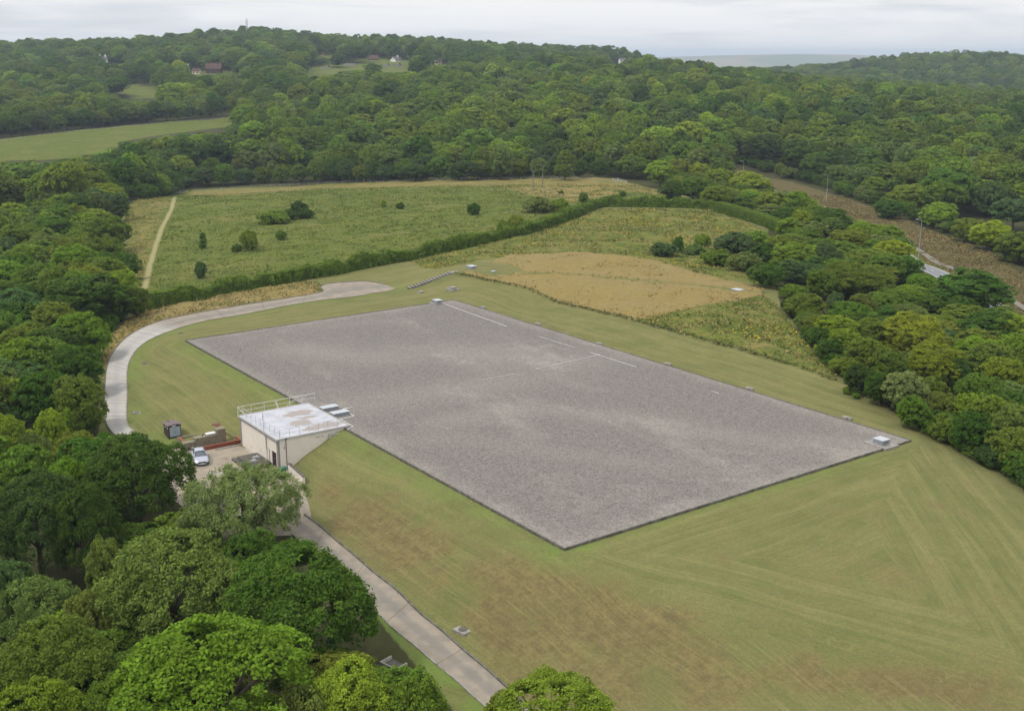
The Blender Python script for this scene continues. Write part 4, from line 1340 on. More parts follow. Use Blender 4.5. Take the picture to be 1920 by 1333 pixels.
def house_at(px, py, dist, *a, **k):
    """py is the picture height of the eaves; the walls run down into the hill"""
    x = (px - 960) / F * dist
    z = CAMH + dist * math.tan(-math.atan((py - 666.5) / F) - PITCH)
    eav = a[2]
    t = thing('house', a[6], 'house', (x, dist, z - eav), k.get('rot', 0), 'houses on the far wooded hill')
    L, W, eav, ridge, wall, roof, label = a
    MB().box(-L / 2, L / 2, -W / 2, W / 2, -14, eav).add([(-L / 2 + .02, -W / 2, eav), (-L / 2 + .02, W / 2, eav), (-L / 2 + .02, 0, ridge - .2)], [(0, 1, 2)]).add([(L / 2 - .02, -W / 2, eav), (L / 2 - .02, W / 2, eav), (L / 2 - .02, 0, ridge - .2)], [(0, 1, 2)]).build('wall', M[wall], t)
    o_ = .5
    rb = MB().add([(-L / 2 - o_, -W / 2 - o_, eav - .3), (L / 2 + o_, -W / 2 - o_, eav - .3), (L / 2 + o_, 0, ridge), (-L / 2 - o_, 0, ridge), (-L / 2 - o_, W / 2 + o_, eav - .3), (L / 2 + o_, W / 2 + o_, eav - .3)],
                  [(0, 1, 2, 3), (3, 2, 5, 4)]).build('roof', M[roof], t)
    rb.modifiers.new('s', 'SOLIDIFY').thickness = .25
    for c_ in range(k.get('chim', 1)):
        cx_ = L * (.32 - .64 * c_)
        MB().box(cx_ - .6, cx_ + .6, -.6, .6, ridge - 1.5, ridge + 1.6).build('chimney', M['house_white' if wall == 'house_white' else 'roof_tile'], rb)
    nw = k.get('nwin', 3)
    for i in range(nw):
        xw = -L / 2 + L * (i + .5) / nw
        for zz in ((eav - 2.2, eav - .9), (eav - 5.0, eav - 3.6)):
            MB().box(xw - .65, xw + .65, -W / 2 - .06, -W / 2 + .1, *zz).build('window', M['window_dark'], t)
    return t


HOUSES = [(217, 111, 1180, 8, 7, 5, 7.5, 'house_white', 'roof_slate', 'white house with two chimneys alone among trees on the left hillside', dict(rot=.2, chim=2)),
          (418, 129, 1080, 13.5, 8, 4.5, 9.2, 'roof_tile', 'roof_tile', 'long house with a steep dark red brown roof below the mast hill', dict(rot=.05)),
          (367, 128, 1080, 5.5, 7, 5.5, 7.5, 'house_white', 'roof_slate', 'narrow white house left of the red brown roofed house', dict(rot=.4)),
          (386, 133, 1075, 7, 5, 3.2, 5.2, 'house_cream', 'roof_tile', 'low cream house tucked beside the red brown roofed house', dict(rot=-.2, nwin=2)),
          (613, 99, 1330, 5, 6, 4, 6.2, 'house_cream', 'roof_tile', 'small cream gable showing in trees right of the mast hill', dict(rot=.6, nwin=1)),
          (708, 111, 1280, 11, 8, 4, 8, 'roof_tile', 'roof_tile', 'brown hipped roof among trees left of the white gabled house', dict(rot=.1)),
          (749, 112, 1260, 9, 8, 5, 7.8, 'house_white', 'roof_slate', 'white gabled house in the central gap of the far trees', dict(rot=.9, nwin=2)),
          (752, 127, 1180, 9, 7, 4, 6.8, 'house_cream', 'roof_slate', 'cream house with slate roof just below the white gabled house', dict(rot=.7, nwin=2)),
          (730, 127, 1170, 10, 6, 3, 5.5, 'roof_tile', 'roof_slate', 'low slate roofed house left of the cream one', dict(rot=.1)),
          (826, 114, 1240, 6, 6, 4, 6.5, 'house_cream', 'roof_tile', 'small tiled house at the right end of the houses, by a dark tree', dict(rot=.5, nwin=1)),
          (665, 124, 1180, 12, 7, 3, 5.5, 'house_cream', 'roof_slate', 'low grey roofed bungalow left of the central houses', dict(rot=0)),
          (590, 134, 1130, 8, 6, 3, 5.2, 'house_cream', 'roof_tile', 'pink roofed bungalow in the trees below the mast hill', dict(rot=.3)),
          (622, 131, 1130, 10, 6, 3, 5.5, 'roof_tile', 'roof_slate', 'brown roofed bungalow right of the pink roofed one', dict(rot=-.2)),
          (1160, 112, 1380, 7, 6, 5, 6.4, 'house_white', 'roof_slate', 'white boxy house in the skyline gap at the right end of the ridge', dict(rot=.2, nwin=2, chim=0))]
CLEAR = []
for (px, py, dist, L, W, eav, ridge, wall, roof, lab, kw) in HOUSES:
    o = house_at(px, py, dist, L, W, eav, ridge, wall, roof, lab, **kw)
    CLEAR.append((o.location[0], o.location[1], max(L, W)))

xm, ym = on_hill(482, 1480)
zm = h1(xm, ym)
mast = thing('radio_mast', 'pale lattice radio mast rising above the highest wooded hill', 'mast', (xm, ym, zm))
mh = CAMH + 1480 * math.tan(-math.atan((36 - 666.5) / F) - PITCH) - zm
mm = MB()
cor = [(1.1, 1.1), (-1.1, 1.1), (-1.1, -1.1), (1.1, -1.1)]
for i in range(4):
    a, b = cor[i], cor[(i + 1) % 4]
    mm.tube((*a, 0), (a[0] * .6, a[1] * .6, mh), .16)
    k = 0.0
    while k < mh - 2:
        f0, f1 = 1 - .4 * k / mh, 1 - .4 * (k + 2) / mh
        mm.tube((a[0] * f0, a[1] * f0, k), (b[0] * f1, b[1] * f1, k + 2), .09, n=4)
        k += 2
mm.build('lattice', M['galv'], mast)
for k, (zz, s) in enumerate(((mh - 1.5, 1), (mh - 4, -1), (mh - 4.5, 1), (mh - 8, 1))):
    MB().box(s * 1.3 - .35, s * 1.3 + .35, -1.6, -.9, zz - 1.1, zz + 1.1).build('antenna', M['house_white'], mast)
MB().tube((0, 0, mh), (0, 0, mh + 2.8), .08).build('spike', M['galv'], mast)

# ---------------------------------------------------------------- foliage prototypes
def unitv(rs, n):
    v = rs.randn(n, 3)
    return v / np.linalg.norm(v, axis=1)[:, None]


def leaf_quads(pos, nrm, size, rs, asp=.62):
    """kite shaped leaves, one quad each"""
    n = len(pos)
    nrm = nrm / np.maximum(np.linalg.norm(nrm, axis=1)[:, None], 1e-6)
    t = np.cross(nrm, unitv(rs, n)); t /= np.maximum(np.linalg.norm(t, axis=1)[:, None], 1e-6)
    b = np.cross(nrm, t)
    s = size * (.45 + 1.0 * rs.rand(n))[:, None]
    V = np.empty((n, 4, 3))
    V[:, 0] = pos - t * s * .5
    V[:, 1] = pos + b * s * asp * .5 + nrm * s * .07
    V[:, 2] = pos + t * s * .5 - nrm * s * .12
    V[:, 3] = pos - b * s * asp * .5 + nrm * s * .07
    return V.reshape(-1, 3), np.arange(4 * n).reshape(n, 4)


ICO_V = None


def ico():
    global ICO_V
    if ICO_V is None:
        import bmesh
        bm = bmesh.new(); bmesh.ops.create_icosphere(bm, subdivisions=1, radius=1)
        ICO_V = (np.array([v.co[:] for v in bm.verts]), np.array([[v.index for v in f.verts] for f in bm.faces]))
        bm.free()
    return ICO_V


def crown(name, seed, Rr, H, zlo, nl, lr, ncl, cr, nleaf, leaf, shape='dome', gap=.0, asp=.62, droop=0.0, core=.66):
    """lobes on an ellipsoid, clumps on the lobes, leaves on the clumps"""
    rs = np.random.RandomState(seed)
    zc = (zlo + H) / 2
    hz = (H - zlo) / 2
    d = unitv(rs, nl * 3)
    if shape == 'dome': d = d[d[:, 2] > -.55]
    d = d[:nl]
    # spread the lobe directions apart
    for _ in range(25):
        diff = d[:, None] - d[None]
        dd = np.linalg.norm(diff, axis=2) + np.eye(len(d)) * 9
        d = d + (diff / dd[..., None] ** 3).sum(1) * .015
        d /= np.linalg.norm(d, axis=1)[:, None]
    taper = {'dome': 1.0, 'cone': 1.0, 'column': 1.0}[shape]
    rad = lr * Rr * (.62 + .76 * rs.rand(len(d)))
    mul = (.62 + .54 * rs.rand(len(d)))
    cx = d[:, 0] * (Rr - lr * Rr) * mul
    cy = d[:, 1] * (Rr - lr * Rr) * mul
    cz = zc + d[:, 2] * (hz - lr * Rr * .8) * (.85 + .2 * rs.rand(len(d)))
    if shape == 'cone':
        k = np.clip(1.15 - (cz - zlo) / (H - zlo), .25, 1); cx *= k; cy *= k; rad *= .6 + .4 * k
    if shape == 'column':
        cx *= .7; cy *= .7
    ctr = np.stack([cx, cy, cz], 1)
    # add a middle mass
    ctr = np.vstack([ctr, [[0, 0, zc]]]); rad = np.append(rad, min(Rr, hz) * .62)
    li = rs.randint(0, len(ctr), ncl * 3)
    o = unitv(rs, len(li))
    o[:, 2] = np.where(o[:, 2] < -.35, -o[:, 2] * .7, o[:, 2])
    o /= np.linalg.norm(o, axis=1)[:, None]
    r = rad[li] * (.90 + .16 * rs.rand(len(li)))
    p = ctr[li] + o * r[:, None]
    dist = np.linalg.norm(p[:, None] - ctr[None], axis=2)
    ok = np.all((dist > rad[None] * .93) | (np.arange(len(ctr))[None] == li[:, None]), axis=1) & (p[:, 2] > zlo * .9)
    p, o = p[ok][:ncl], o[ok][:ncl]
    if gap:
        gn = np.sin(p[:, 0] * 1.7 + seed) * np.sin(p[:, 1] * 1.9 + 2) * np.sin(p[:, 2] * 1.6 + seed)
        keep = gn < (1 - gap); p, o = p[keep], o[keep]
    nc = len(p)
    crr = cr * (.65 + .75 * rs.rand(nc))
    k = np.repeat(np.arange(nc), nleaf)
    dv = unitv(rs, len(k)) + o[k] * .75 + np.array([0, 0, .35])
    dv /= np.linalg.norm(dv, axis=1)[:, None]
    q = p[k] + dv * (crr[k] * (rs.rand(len(k)) ** .4))[:, None] * np.array([1, 1, .72])
    if droop:
        q[:, 2] -= droop * rs.rand(len(k)) * crr[k] * 2.2
    nr = dv * .55 + unitv(rs, len(k)) * .6 + np.array([0, 0, .35])
    V, Fq = leaf_quads(q, nr, leaf, rs, asp)
    rnd = np.clip(rs.rand(nc)[k] * .6 + rs.rand(len(k)) * .4, 0, 1)
    # bring the crown to its nominal radius and height
    rr_ = np.percentile(np.hypot(V[:, 0], V[:, 1]), 97.5); zt_ = np.percentile(V[:, 2], 99.7)
    k1, k2 = Rr / rr_, H / zt_
    V = V * np.array([k1, k1, k2]); ctr = ctr * np.array([k1, k1, k2]); rad = rad * min(k1, k2)
    me = bpy.data.meshes.new(name)
    iv, jf = ico()
    nk = len(V)
    cv, cf = [], []
    for i in range(len(ctr) if core else 0):  # added solid cores that block light and view through the crown
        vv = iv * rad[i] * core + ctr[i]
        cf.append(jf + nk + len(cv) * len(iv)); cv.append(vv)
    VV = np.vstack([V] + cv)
    tri_ = np.vstack(cf) if cf else np.zeros((0, 3), int)
    nq, nt_ = len(Fq), len(tri_)
    me.vertices.add(len(VV)); me.vertices.foreach_set('co', VV.astype(np.float32).ravel())
    me.loops.add(nq * 4 + nt_ * 3)
    me.loops.foreach_set('vertex_index', np.concatenate([Fq.ravel(), tri_.ravel()]).astype(np.int32))
    me.polygons.add(nq + nt_)
    me.polygons.foreach_set('loop_start', np.concatenate([np.arange(nq) * 4, nq * 4 + np.arange(nt_) * 3]).astype(np.int32))
    me.polygons.foreach_set('loop_total', np.concatenate([np.full(nq, 4), np.full(nt_, 3)]).astype(np.int32))
    me.update(calc_edges=True)
    a = me.attributes.new('rnd', 'FLOAT', 'FACE')
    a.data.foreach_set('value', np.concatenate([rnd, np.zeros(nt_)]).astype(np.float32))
    me.materials.append(M['foliage'])
    return me


def trunk_mesh(name, seed, r, H, spread, nl=5, base=.35, mat='bark'):
    rs = np.random.RandomState(seed)
    mb = MB()
    lean = rs.randn(2) * .25
    z1 = H * base
    mb.tube((0, 0, -1.2), (lean[0] * .4, lean[1] * .4, z1), r * 1.25, r * .85, 9)
    mb.tube((lean[0] * .4, lean[1] * .4, z1), (lean[0], lean[1], H * .78), r * .85, r * .25, 8)
    for i in range(nl):
        a = 2 * math.pi * (i + rs.rand() * .6) / nl
        z0 = z1 * (.85 + .5 * rs.rand())
        p0 = np.array([lean[0] * .5, lean[1] * .5, z0])
        p1 = p0 + np.array([math.cos(a) * spread * .4, math.sin(a) * spread * .4, H * .2])
        p2 = p1 + np.array([math.cos(a + .3) * spread * .38, math.sin(a + .3) * spread * .38, H * .16])
        mb.tube(p0, p1, r * .5, r * .33, 6); mb.tube(p1, p2, r * .33, r * .12, 5)
    me = bpy.data.meshes.new(name)
    me.from_pydata(mb.v, [], mb.f); me.materials.append(M[mat])
    return me


PR = {}
# nominal radius and height of each family
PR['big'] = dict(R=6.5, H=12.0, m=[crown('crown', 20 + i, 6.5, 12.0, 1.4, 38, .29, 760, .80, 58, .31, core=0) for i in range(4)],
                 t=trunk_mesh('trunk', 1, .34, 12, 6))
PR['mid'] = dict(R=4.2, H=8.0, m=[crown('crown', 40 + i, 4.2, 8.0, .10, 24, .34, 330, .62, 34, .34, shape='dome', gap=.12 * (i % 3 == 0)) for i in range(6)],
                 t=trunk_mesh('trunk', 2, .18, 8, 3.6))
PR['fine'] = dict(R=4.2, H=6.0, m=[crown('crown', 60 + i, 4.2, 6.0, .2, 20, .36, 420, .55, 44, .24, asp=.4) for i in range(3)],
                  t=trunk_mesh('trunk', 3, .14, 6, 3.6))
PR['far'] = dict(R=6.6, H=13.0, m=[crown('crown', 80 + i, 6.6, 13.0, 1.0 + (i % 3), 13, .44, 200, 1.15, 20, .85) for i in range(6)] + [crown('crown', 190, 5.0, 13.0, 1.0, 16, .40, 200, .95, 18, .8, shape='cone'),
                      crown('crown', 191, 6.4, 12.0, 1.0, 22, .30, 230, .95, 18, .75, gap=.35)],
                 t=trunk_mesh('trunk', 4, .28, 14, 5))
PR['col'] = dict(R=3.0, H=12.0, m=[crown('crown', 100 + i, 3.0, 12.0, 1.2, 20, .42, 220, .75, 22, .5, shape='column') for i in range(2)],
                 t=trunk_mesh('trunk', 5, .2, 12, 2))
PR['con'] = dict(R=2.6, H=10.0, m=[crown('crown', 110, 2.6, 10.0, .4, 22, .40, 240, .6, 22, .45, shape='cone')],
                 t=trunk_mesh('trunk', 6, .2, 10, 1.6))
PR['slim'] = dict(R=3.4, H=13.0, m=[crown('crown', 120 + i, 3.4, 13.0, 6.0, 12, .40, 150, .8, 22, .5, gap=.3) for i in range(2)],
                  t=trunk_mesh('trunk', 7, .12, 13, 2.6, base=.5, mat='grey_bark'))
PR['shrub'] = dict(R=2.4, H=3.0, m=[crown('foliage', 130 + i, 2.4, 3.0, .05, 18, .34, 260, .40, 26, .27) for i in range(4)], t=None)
PR['willow'] = dict(R=6.4, H=8.5, m=[crown('crown', 151, 6.4, 8.5, .3, 46, .20, 1100, .66, 42, .36, asp=.24, gap=.55, droop=.5, core=.2)],
                    t=trunk_mesh('trunk', 8, .22, 8.5, 5.5, nl=9, base=.18))
PROTO_OBJ = {}

TREES = []     # (x, y, z, r, h)
TINT = {'dark': (0.072, 0.143, 0.017), 'deep': (0.058, 0.109, 0.022), 'mid': (0.137, 0.217, 0.025), 'bright': (0.175, 0.275, 0.022), 'olive': (0.181, 0.243, 0.028),
        'yellow': (0.281, 0.344, 0.026), 'lime': (0.243, 0.323, 0.030), 'grey': (0.156, 0.217, 0.048), 'sage': (0.204, 0.262, 0.073), 'rust': (0.183, 0.207, 0.037), 'blue': (0.093, 0.162, 0.047)}
WORD = {'dark': 'dark green', 'deep': 'blackish green', 'mid': 'mid green', 'bright': 'bright green', 'olive': 'olive green', 'yellow': 'yellow green',
        'lime': 'lime green', 'grey': 'grey green', 'sage': 'silvery green', 'rust': 'rusty brown green', 'blue': 'bluish green'}
rt = np.random.RandomState(77)


def plant(kind, x, y, z, r, h, tint, label, group=None, name=None, cat='tree', jit=.20):
    P_ = PR[kind]
    nm = name or ('tree' if cat == 'tree' else 'shrub')
    t = thing(nm, label, cat, (x, y, z - .05), rt.rand() * 6.28, group)
    me = P_['m'][rt.randint(len(P_['m']))]
    c = np.array(TINT[tint]) * (1 + (rt.rand(3) - .5) * jit) * (1 + (rt.rand() - .5) * .3)
    sx, sz = r / P_['R'], h / P_['H']
    o = link_mesh('crown' if P_['t'] else 'foliage', me, t)
    o.scale = (sx * (.93 + .14 * rt.rand()), sx * (.93 + .14 * rt.rand()), sz)
    o['tint'] = [float(v) for v in c]
    if kind == 'far' and me.name not in PROTO_OBJ: PROTO_OBJ[me.name] = o
    if P_['t']:
        k = link_mesh('trunk', P_['t'], t)
        k.scale = (sx, sx, sz)
    TREES.append((x, y, z, r, h))
    return t


def place(kind, px, ptop, rpx, h, tint, label, group=None, **kw):
    """a tree whose top shows at (px, ptop) with half width rpx (picture points)"""
    z = -4.0
    for _ in range(6):
        x, y, _z = at(px, ptop + 2, z + h)
        z = h1(x, y)
    r = rpx * depth_of(x, y, z + h * .5) / F
    # seen from above, the rounded far shoulder of a crown shows higher than its apex
    el = math.atan2(CAMH - z - h, y)
    hz = h * .45
    lift = math.hypot(hz * math.cos(el), r * math.sin(el)) - hz * math.cos(el)
    ptop = ptop + lift * F / y
    for _ in range(4):
        x, y, _z = at(px, ptop + 2, z + h)
        z = h1(x, y)
    return plant(kind, x, y, z, r, h, tint, label, group, **kw)


# ---- foreground wood, bottom left
FG = [('big', 248, 812, 98, 11, 'dark', 'very dark round sycamore in front of the silver car'),
      ('big', 60, 882, 95, 12, 'deep', 'black green tree at the left edge, left of the round dark sycamore'),
      ('mid', 40, 832, 62, 9, 'mid', 'lighter green tree at the left edge above the blackish one'),
      ('mid', 120, 856, 55, 9, 'bright', 'fresh green tree wedged against the left side of the dark sycamore'),
      ('big', 150, 905, 70, 11, 'dark', 'dark tree filling the gap below the dark sycamore on the left'),
      ('willow', 455, 890, 122, 7.5, 'sage', 'silvery green willow overhanging the yard and access road'),
      ('willow', 372, 945, 45, 6.5, 'sage', 'small silvery willow shoot left of the big willow'),
      ('big', 318, 985, 142, 11.5, 'grey', 'broad grey green maple with reddish seed bunches left of the willow trunk'),
      ('big', 560, 1017, 148, 12, 'dark', 'rounded dark green maple standing beside the access road'),
      ('big', 383, 1143, 186, 13, 'bright', 'widest bright green tree at the middle of the bottom left wood'),
      ('big', 90, 1155, 140, 12, 'mid', 'mid green tree at lower left, left of the widest bright tree'),
      ('big', 65, 1255, 115, 11, 'bright', 'bright green crown in the bottom left corner'),
      ('big', 220, 1262, 95, 10, 'mid', 'crown on the bottom edge between the corner tree and the widest tree'),
      ('big', 650, 1228, 92, 9, 'lime', 'lime green tree on the bottom edge left of the access road'),
      ('mid', 775, 1262, 62, 7.5, 'mid', 'darker small tree on the bottom edge close to the access road'),
      ('mid', 560, 1275, 70, 8.5, 'grey', 'grey green crown on the bottom edge between bright and lime green trees'),
      ('mid', 470, 1290, 80, 8, 'bright', 'small bright crown on the bottom edge under the widest tree'),
      ('fine', 55, 1068, 92, 8, 'grey', 'feathery grey green bush tree at the left edge above the lower left trees'),
      ('mid', 20, 1045, 55, 9, 'blue', 'bluish green crown at the left edge above the feathery bush'),
      ('mid', 192, 1003, 42, 8, 'rust', 'small tree with orange tinted leaves between the dark trees and the maple'),
      ('mid', 158, 1105, 48, 8, 'rust', 'brownish green small tree at the left foot of the grey green maple'),
      ('big', 1040, 1247, 132, 9, 'lime', 'bright lime green tree on the bottom edge right of the access road'),
      ('mid', 940, 1292, 40, 7, 'olive', 'ragged olive green small tree overhanging the end of the access road')]
for k_, px, pt, rp, h, ti, lab in FG:
    place(k_, px, pt, rp, h, ti, lab, 'trees of the bottom left wood' if px < 900 else 'trees right of the access road')

# ---- left wood, along the loop road and meadow
LW = [('mid', 140, 702, 52, 8.5, 'mid', 'sycamore with big light leaves, nearest the straight of the loop road'),
      ('mid', 136, 642, 54, 8.5, 'dark', 'dark sycamore just above the one nearest the loop road straight'),
      ('mid', 70, 692, 52, 9, 'dark', 'dark tree behind the sycamore nearest the loop road'),
      ('mid', 88, 763, 32, 7, 'yellow', 'small yellow green tree below the loop road sycamores'),
      ('mid', 130, 757, 24, 5.5, 'lime', 'tiny lime green tree under the lowest loop road sycamore'),
      ('mid', 142, 806, 62, 7, 'olive', 'olive green crown just left of the lower end of the loop road'),
      ('mid', 208, 812, 42, 6, 'lime', 'lime topped tree under the lower end of the loop road'),
      ('fine', 55, 808, 50, 7, 'grey', 'grey green fluffy bush left of the olive crown'),
      ('mid', 12, 775, 50, 9, 'bright', 'bright tree at the left edge level with the loop road end'),
      ('mid', 148, 583, 56, 9, 'bright', 'bright green tree where the loop road begins to curve'),
      ('mid', 165, 512, 80, 10, 'dark', 'wide dark tree beside the hedge end and road curve'),
      ('mid', 195, 478, 42, 9, 'olive', 'olive tree behind the wide dark tree, below the meadow track'),
      ('mid', 232, 470, 28, 7, 'dark', 'small dark tree jutting into the straw strip of the meadow'),
      ('mid', 226, 503, 34, 7.5, 'lime', 'light green tree between the dark tree and the hedge end'),
      ('mid', 252, 536, 28, 6, 'mid', 'mid green bush tree standing at the left end of the hedge'),
      ('mid', 98, 563, 50, 8.5, 'olive', 'olive green tree left of the road curve'),
      ('mid', 67, 493, 52, 9, 'mid', 'mid green dome tree left of the wide dark tree'),
      ('mid', 30, 538, 52, 9, 'blue', 'bluish tree near the left edge above the loop road'),
      ('mid', 45, 606, 60, 9, 'olive', 'olive and green crown left of the bright curve tree'),
      ('mid', 12, 486, 46, 9, 'bright', 'bright crown on the left edge level with the hedge end'),
      ('mid', 138, 486, 36, 8, 'olive', 'small olive crown between the dome tree and the olive tree'),
      ('col', 220, 360, 21, 9, 'blue', 'tall narrow bluish tree at the upper left corner of the meadow'),
      ('mid', 196, 342, 33, 9, 'yellow', 'yellow topped tree behind the narrow bluish one'),
      ('mid', 190, 404, 50, 10, 'mid', 'mid green tree on the left edge of the meadow by the bare patch'),
      ('mid', 140, 364, 33, 10, 'deep', 'blackish round tree in the upper part of the left wood'),
      ('mid', 105, 318, 58, 11, 'deep', 'large dusky tree upper left, right of the pale domed one'),
      ('mid', 42, 310, 46, 11, 'grey', 'pale domed grey green tree below the distant left field'),
      ('mid', 182, 306, 38, 11, 'bright', 'bright green tree with a pinkish neighbour, below the distant field'),
      ('mid', 93, 402, 56, 10, 'dark', 'dark broad tree in the middle of the upper left wood'),
      ('mid', 30, 415, 52, 10, 'mid', 'mid green broad tree at the left edge, upper part of the wood'),
      ('mid', 196, 443, 46, 9, 'mid', 'mid green crown directly left of the meadow track'),
      ('mid', 130, 440, 42, 9.5, 'olive', 'olive crown left of the crown by the meadow track'),
      ('far', 292, 288, 29, 14, 'grey', 'umbrella shaped grey green tree with a bare trunk by the left meadow gate'),
      ('far', 240, 300, 34, 12, 'dark', 'dark tree left of the umbrella shaped one'),
      ('far', 345, 277, 36, 14, 'dark', 'dark full tree right of the umbrella shaped one'),
      ('far', 405, 256, 42, 17, 'deep', 'tall blackish tree on the back edge of the meadow, left part'),
      ('far', 470, 268, 36, 15, 'deep', 'dusky tree right of the tall blackish one on the meadow back edge')]
for k_, px, pt, rp, h, ti, lab in LW:
    place(k_, px, pt, rp, h, ti, lab, 'trees of the left wood')

# ---- meadow back edge specials
BK = [('slim', 733, 279, 26, 13, 'grey', 'pale green tree with a straight visible trunk, left of the dead white branches'),
      ('slim', 834, 276, 19, 12, 'lime', 'light yellow green slender tree on the meadow back edge'),
      ('slim', 897, 276, 13, 12.5, 'olive', 'very thin tree with a pale trunk at the middle of the back edge'),
      ('far', 938, 268, 26, 14.5, 'grey', 'pale topped tree with olive lower branches, back edge of the meadow'),
      ('far', 1060, 280, 28, 12, 'mid', 'green bushy tree on the back edge right of the bare poles'),
      ('far', 1105, 252, 30, 15, 'olive', 'olive tree behind the kissing gate'),
      ('far', 870, 300, 34, 8, 'deep', 'blackish rounded tree between the slender and thin trees on the back edge'),
      ('far', 778, 305, 34, 7.5, 'deep', 'low dusky thicket tree under the dead white branches')]
for k_, px, pt, rp, h, ti, lab in BK:
    place(k_, px, pt, rp, h, ti, lab, 'trees on the meadow back edge')

# ---- thicket closing the foot of the wood behind the meadow
_row = resample(gp('268 376;330 359;400 353;600 346;760 342;900 339;1020 337;1125 336'), 36)
for i, (x_, y_) in enumerate(_row):
    q_ = rt.rand(4)
    hh_ = 5.5 + 5 * q_[0]
    ti_ = ['dark', 'mid', 'deep', 'olive', 'dark', 'blue', 'mid'][rt.randint(7)]
    px_ = project(x_, y_, 0)[0]
    seg_ = 'left' if px_ < 560 else ('middle' if px_ < 860 else 'right')
    lab_ = f'low {WORD[ti_]} thicket tree just behind the meadow back fence, {seg_} part'
    plant('mid', x_, y_ + 4.5 + 3 * q_[1], h1(x_, y_ + 4), 4.0 + 1.6 * q_[2], hh_, ti_, lab_, lab_)

# ---- trees closing the far edge of the distant left field
_row = resample([atg(*q)[:2] for q in ((-30, 262), (60, 254), (140, 244), (220, 236), (300, 230), (380, 224), (452, 219))], 26)
for i, (x_, y_) in enumerate(_row):
    q_ = rt.rand(4)
    ti_ = ['dark', 'mid', 'grey', 'dark', 'blue', 'olive'][rt.randint(6)]
    lab_ = f'{WORD[ti_]} edge tree along the far side of the distant left field'
    plant('far', x_, y_ + 3 + 4 * q_[1], h1(x_, y_ + 4), 5.0 + 2.5 * q_[2], 9 + 6 * q_[0], ti_, lab_, lab_)

# ---- tree row right of the meadow
RR = [('col', 1183, 250, 27, 12, 'lime', 'tall light green tree, first of the row right of the meadow gate'),
      ('far', 1190, 288, 37, 10, 'mid', 'green tree in front of the tall light one at the right meadow gate'),
      ('far', 1217, 273, 28, 12, 'lime', 'light green tree second in the row right of the meadow'),
      ('far', 1240, 299, 32, 10, 'lime', 'pale lime tree third in the row right of the meadow'),
      ('far', 1272, 297, 34, 10, 'olive', 'yellowish olive tree in the middle of the row'),
      ('mid', 1312, 303, 25, 9, 'yellow', 'yellow green feathery tree just left of the lamp head'),
      ('mid', 1350, 314, 28, 8.5, 'lime', 'lime green tree in front of the street lamp head'),
      ('mid', 1300, 330, 36, 7.5, 'mid', 'green tree above the corner of the hedge'),
      ('mid', 1262, 335, 28, 7, 'dark', 'darker bush tree at the foot of the row near the hedge'),
      ('mid', 1342, 346, 32, 7, 'olive', 'olive bush tree over the bend of the hedge'),
      ('mid', 1405, 320, 41, 9, 'lime', 'large round lime green tree right of the hedge bend'),
      ('mid', 1450, 357, 32, 7.5, 'lime', 'lime tree behind the trimmed hedge'),
      ('mid', 1496, 356, 28, 8, 'bright', 'bright green tree left of the brown verge lamp'),
      ('mid', 1504, 392, 21, 6, 'yellow', 'small bright yellow green tree with showing stems'),
      ('mid', 1540, 396, 26, 6, 'olive', 'olive feathery tree behind the round dark one')]
for k_, px, pt, rp, h, ti, lab in RR:
    place(k_, px, pt, rp, h, ti, lab, 'row of light trees right of the meadow')

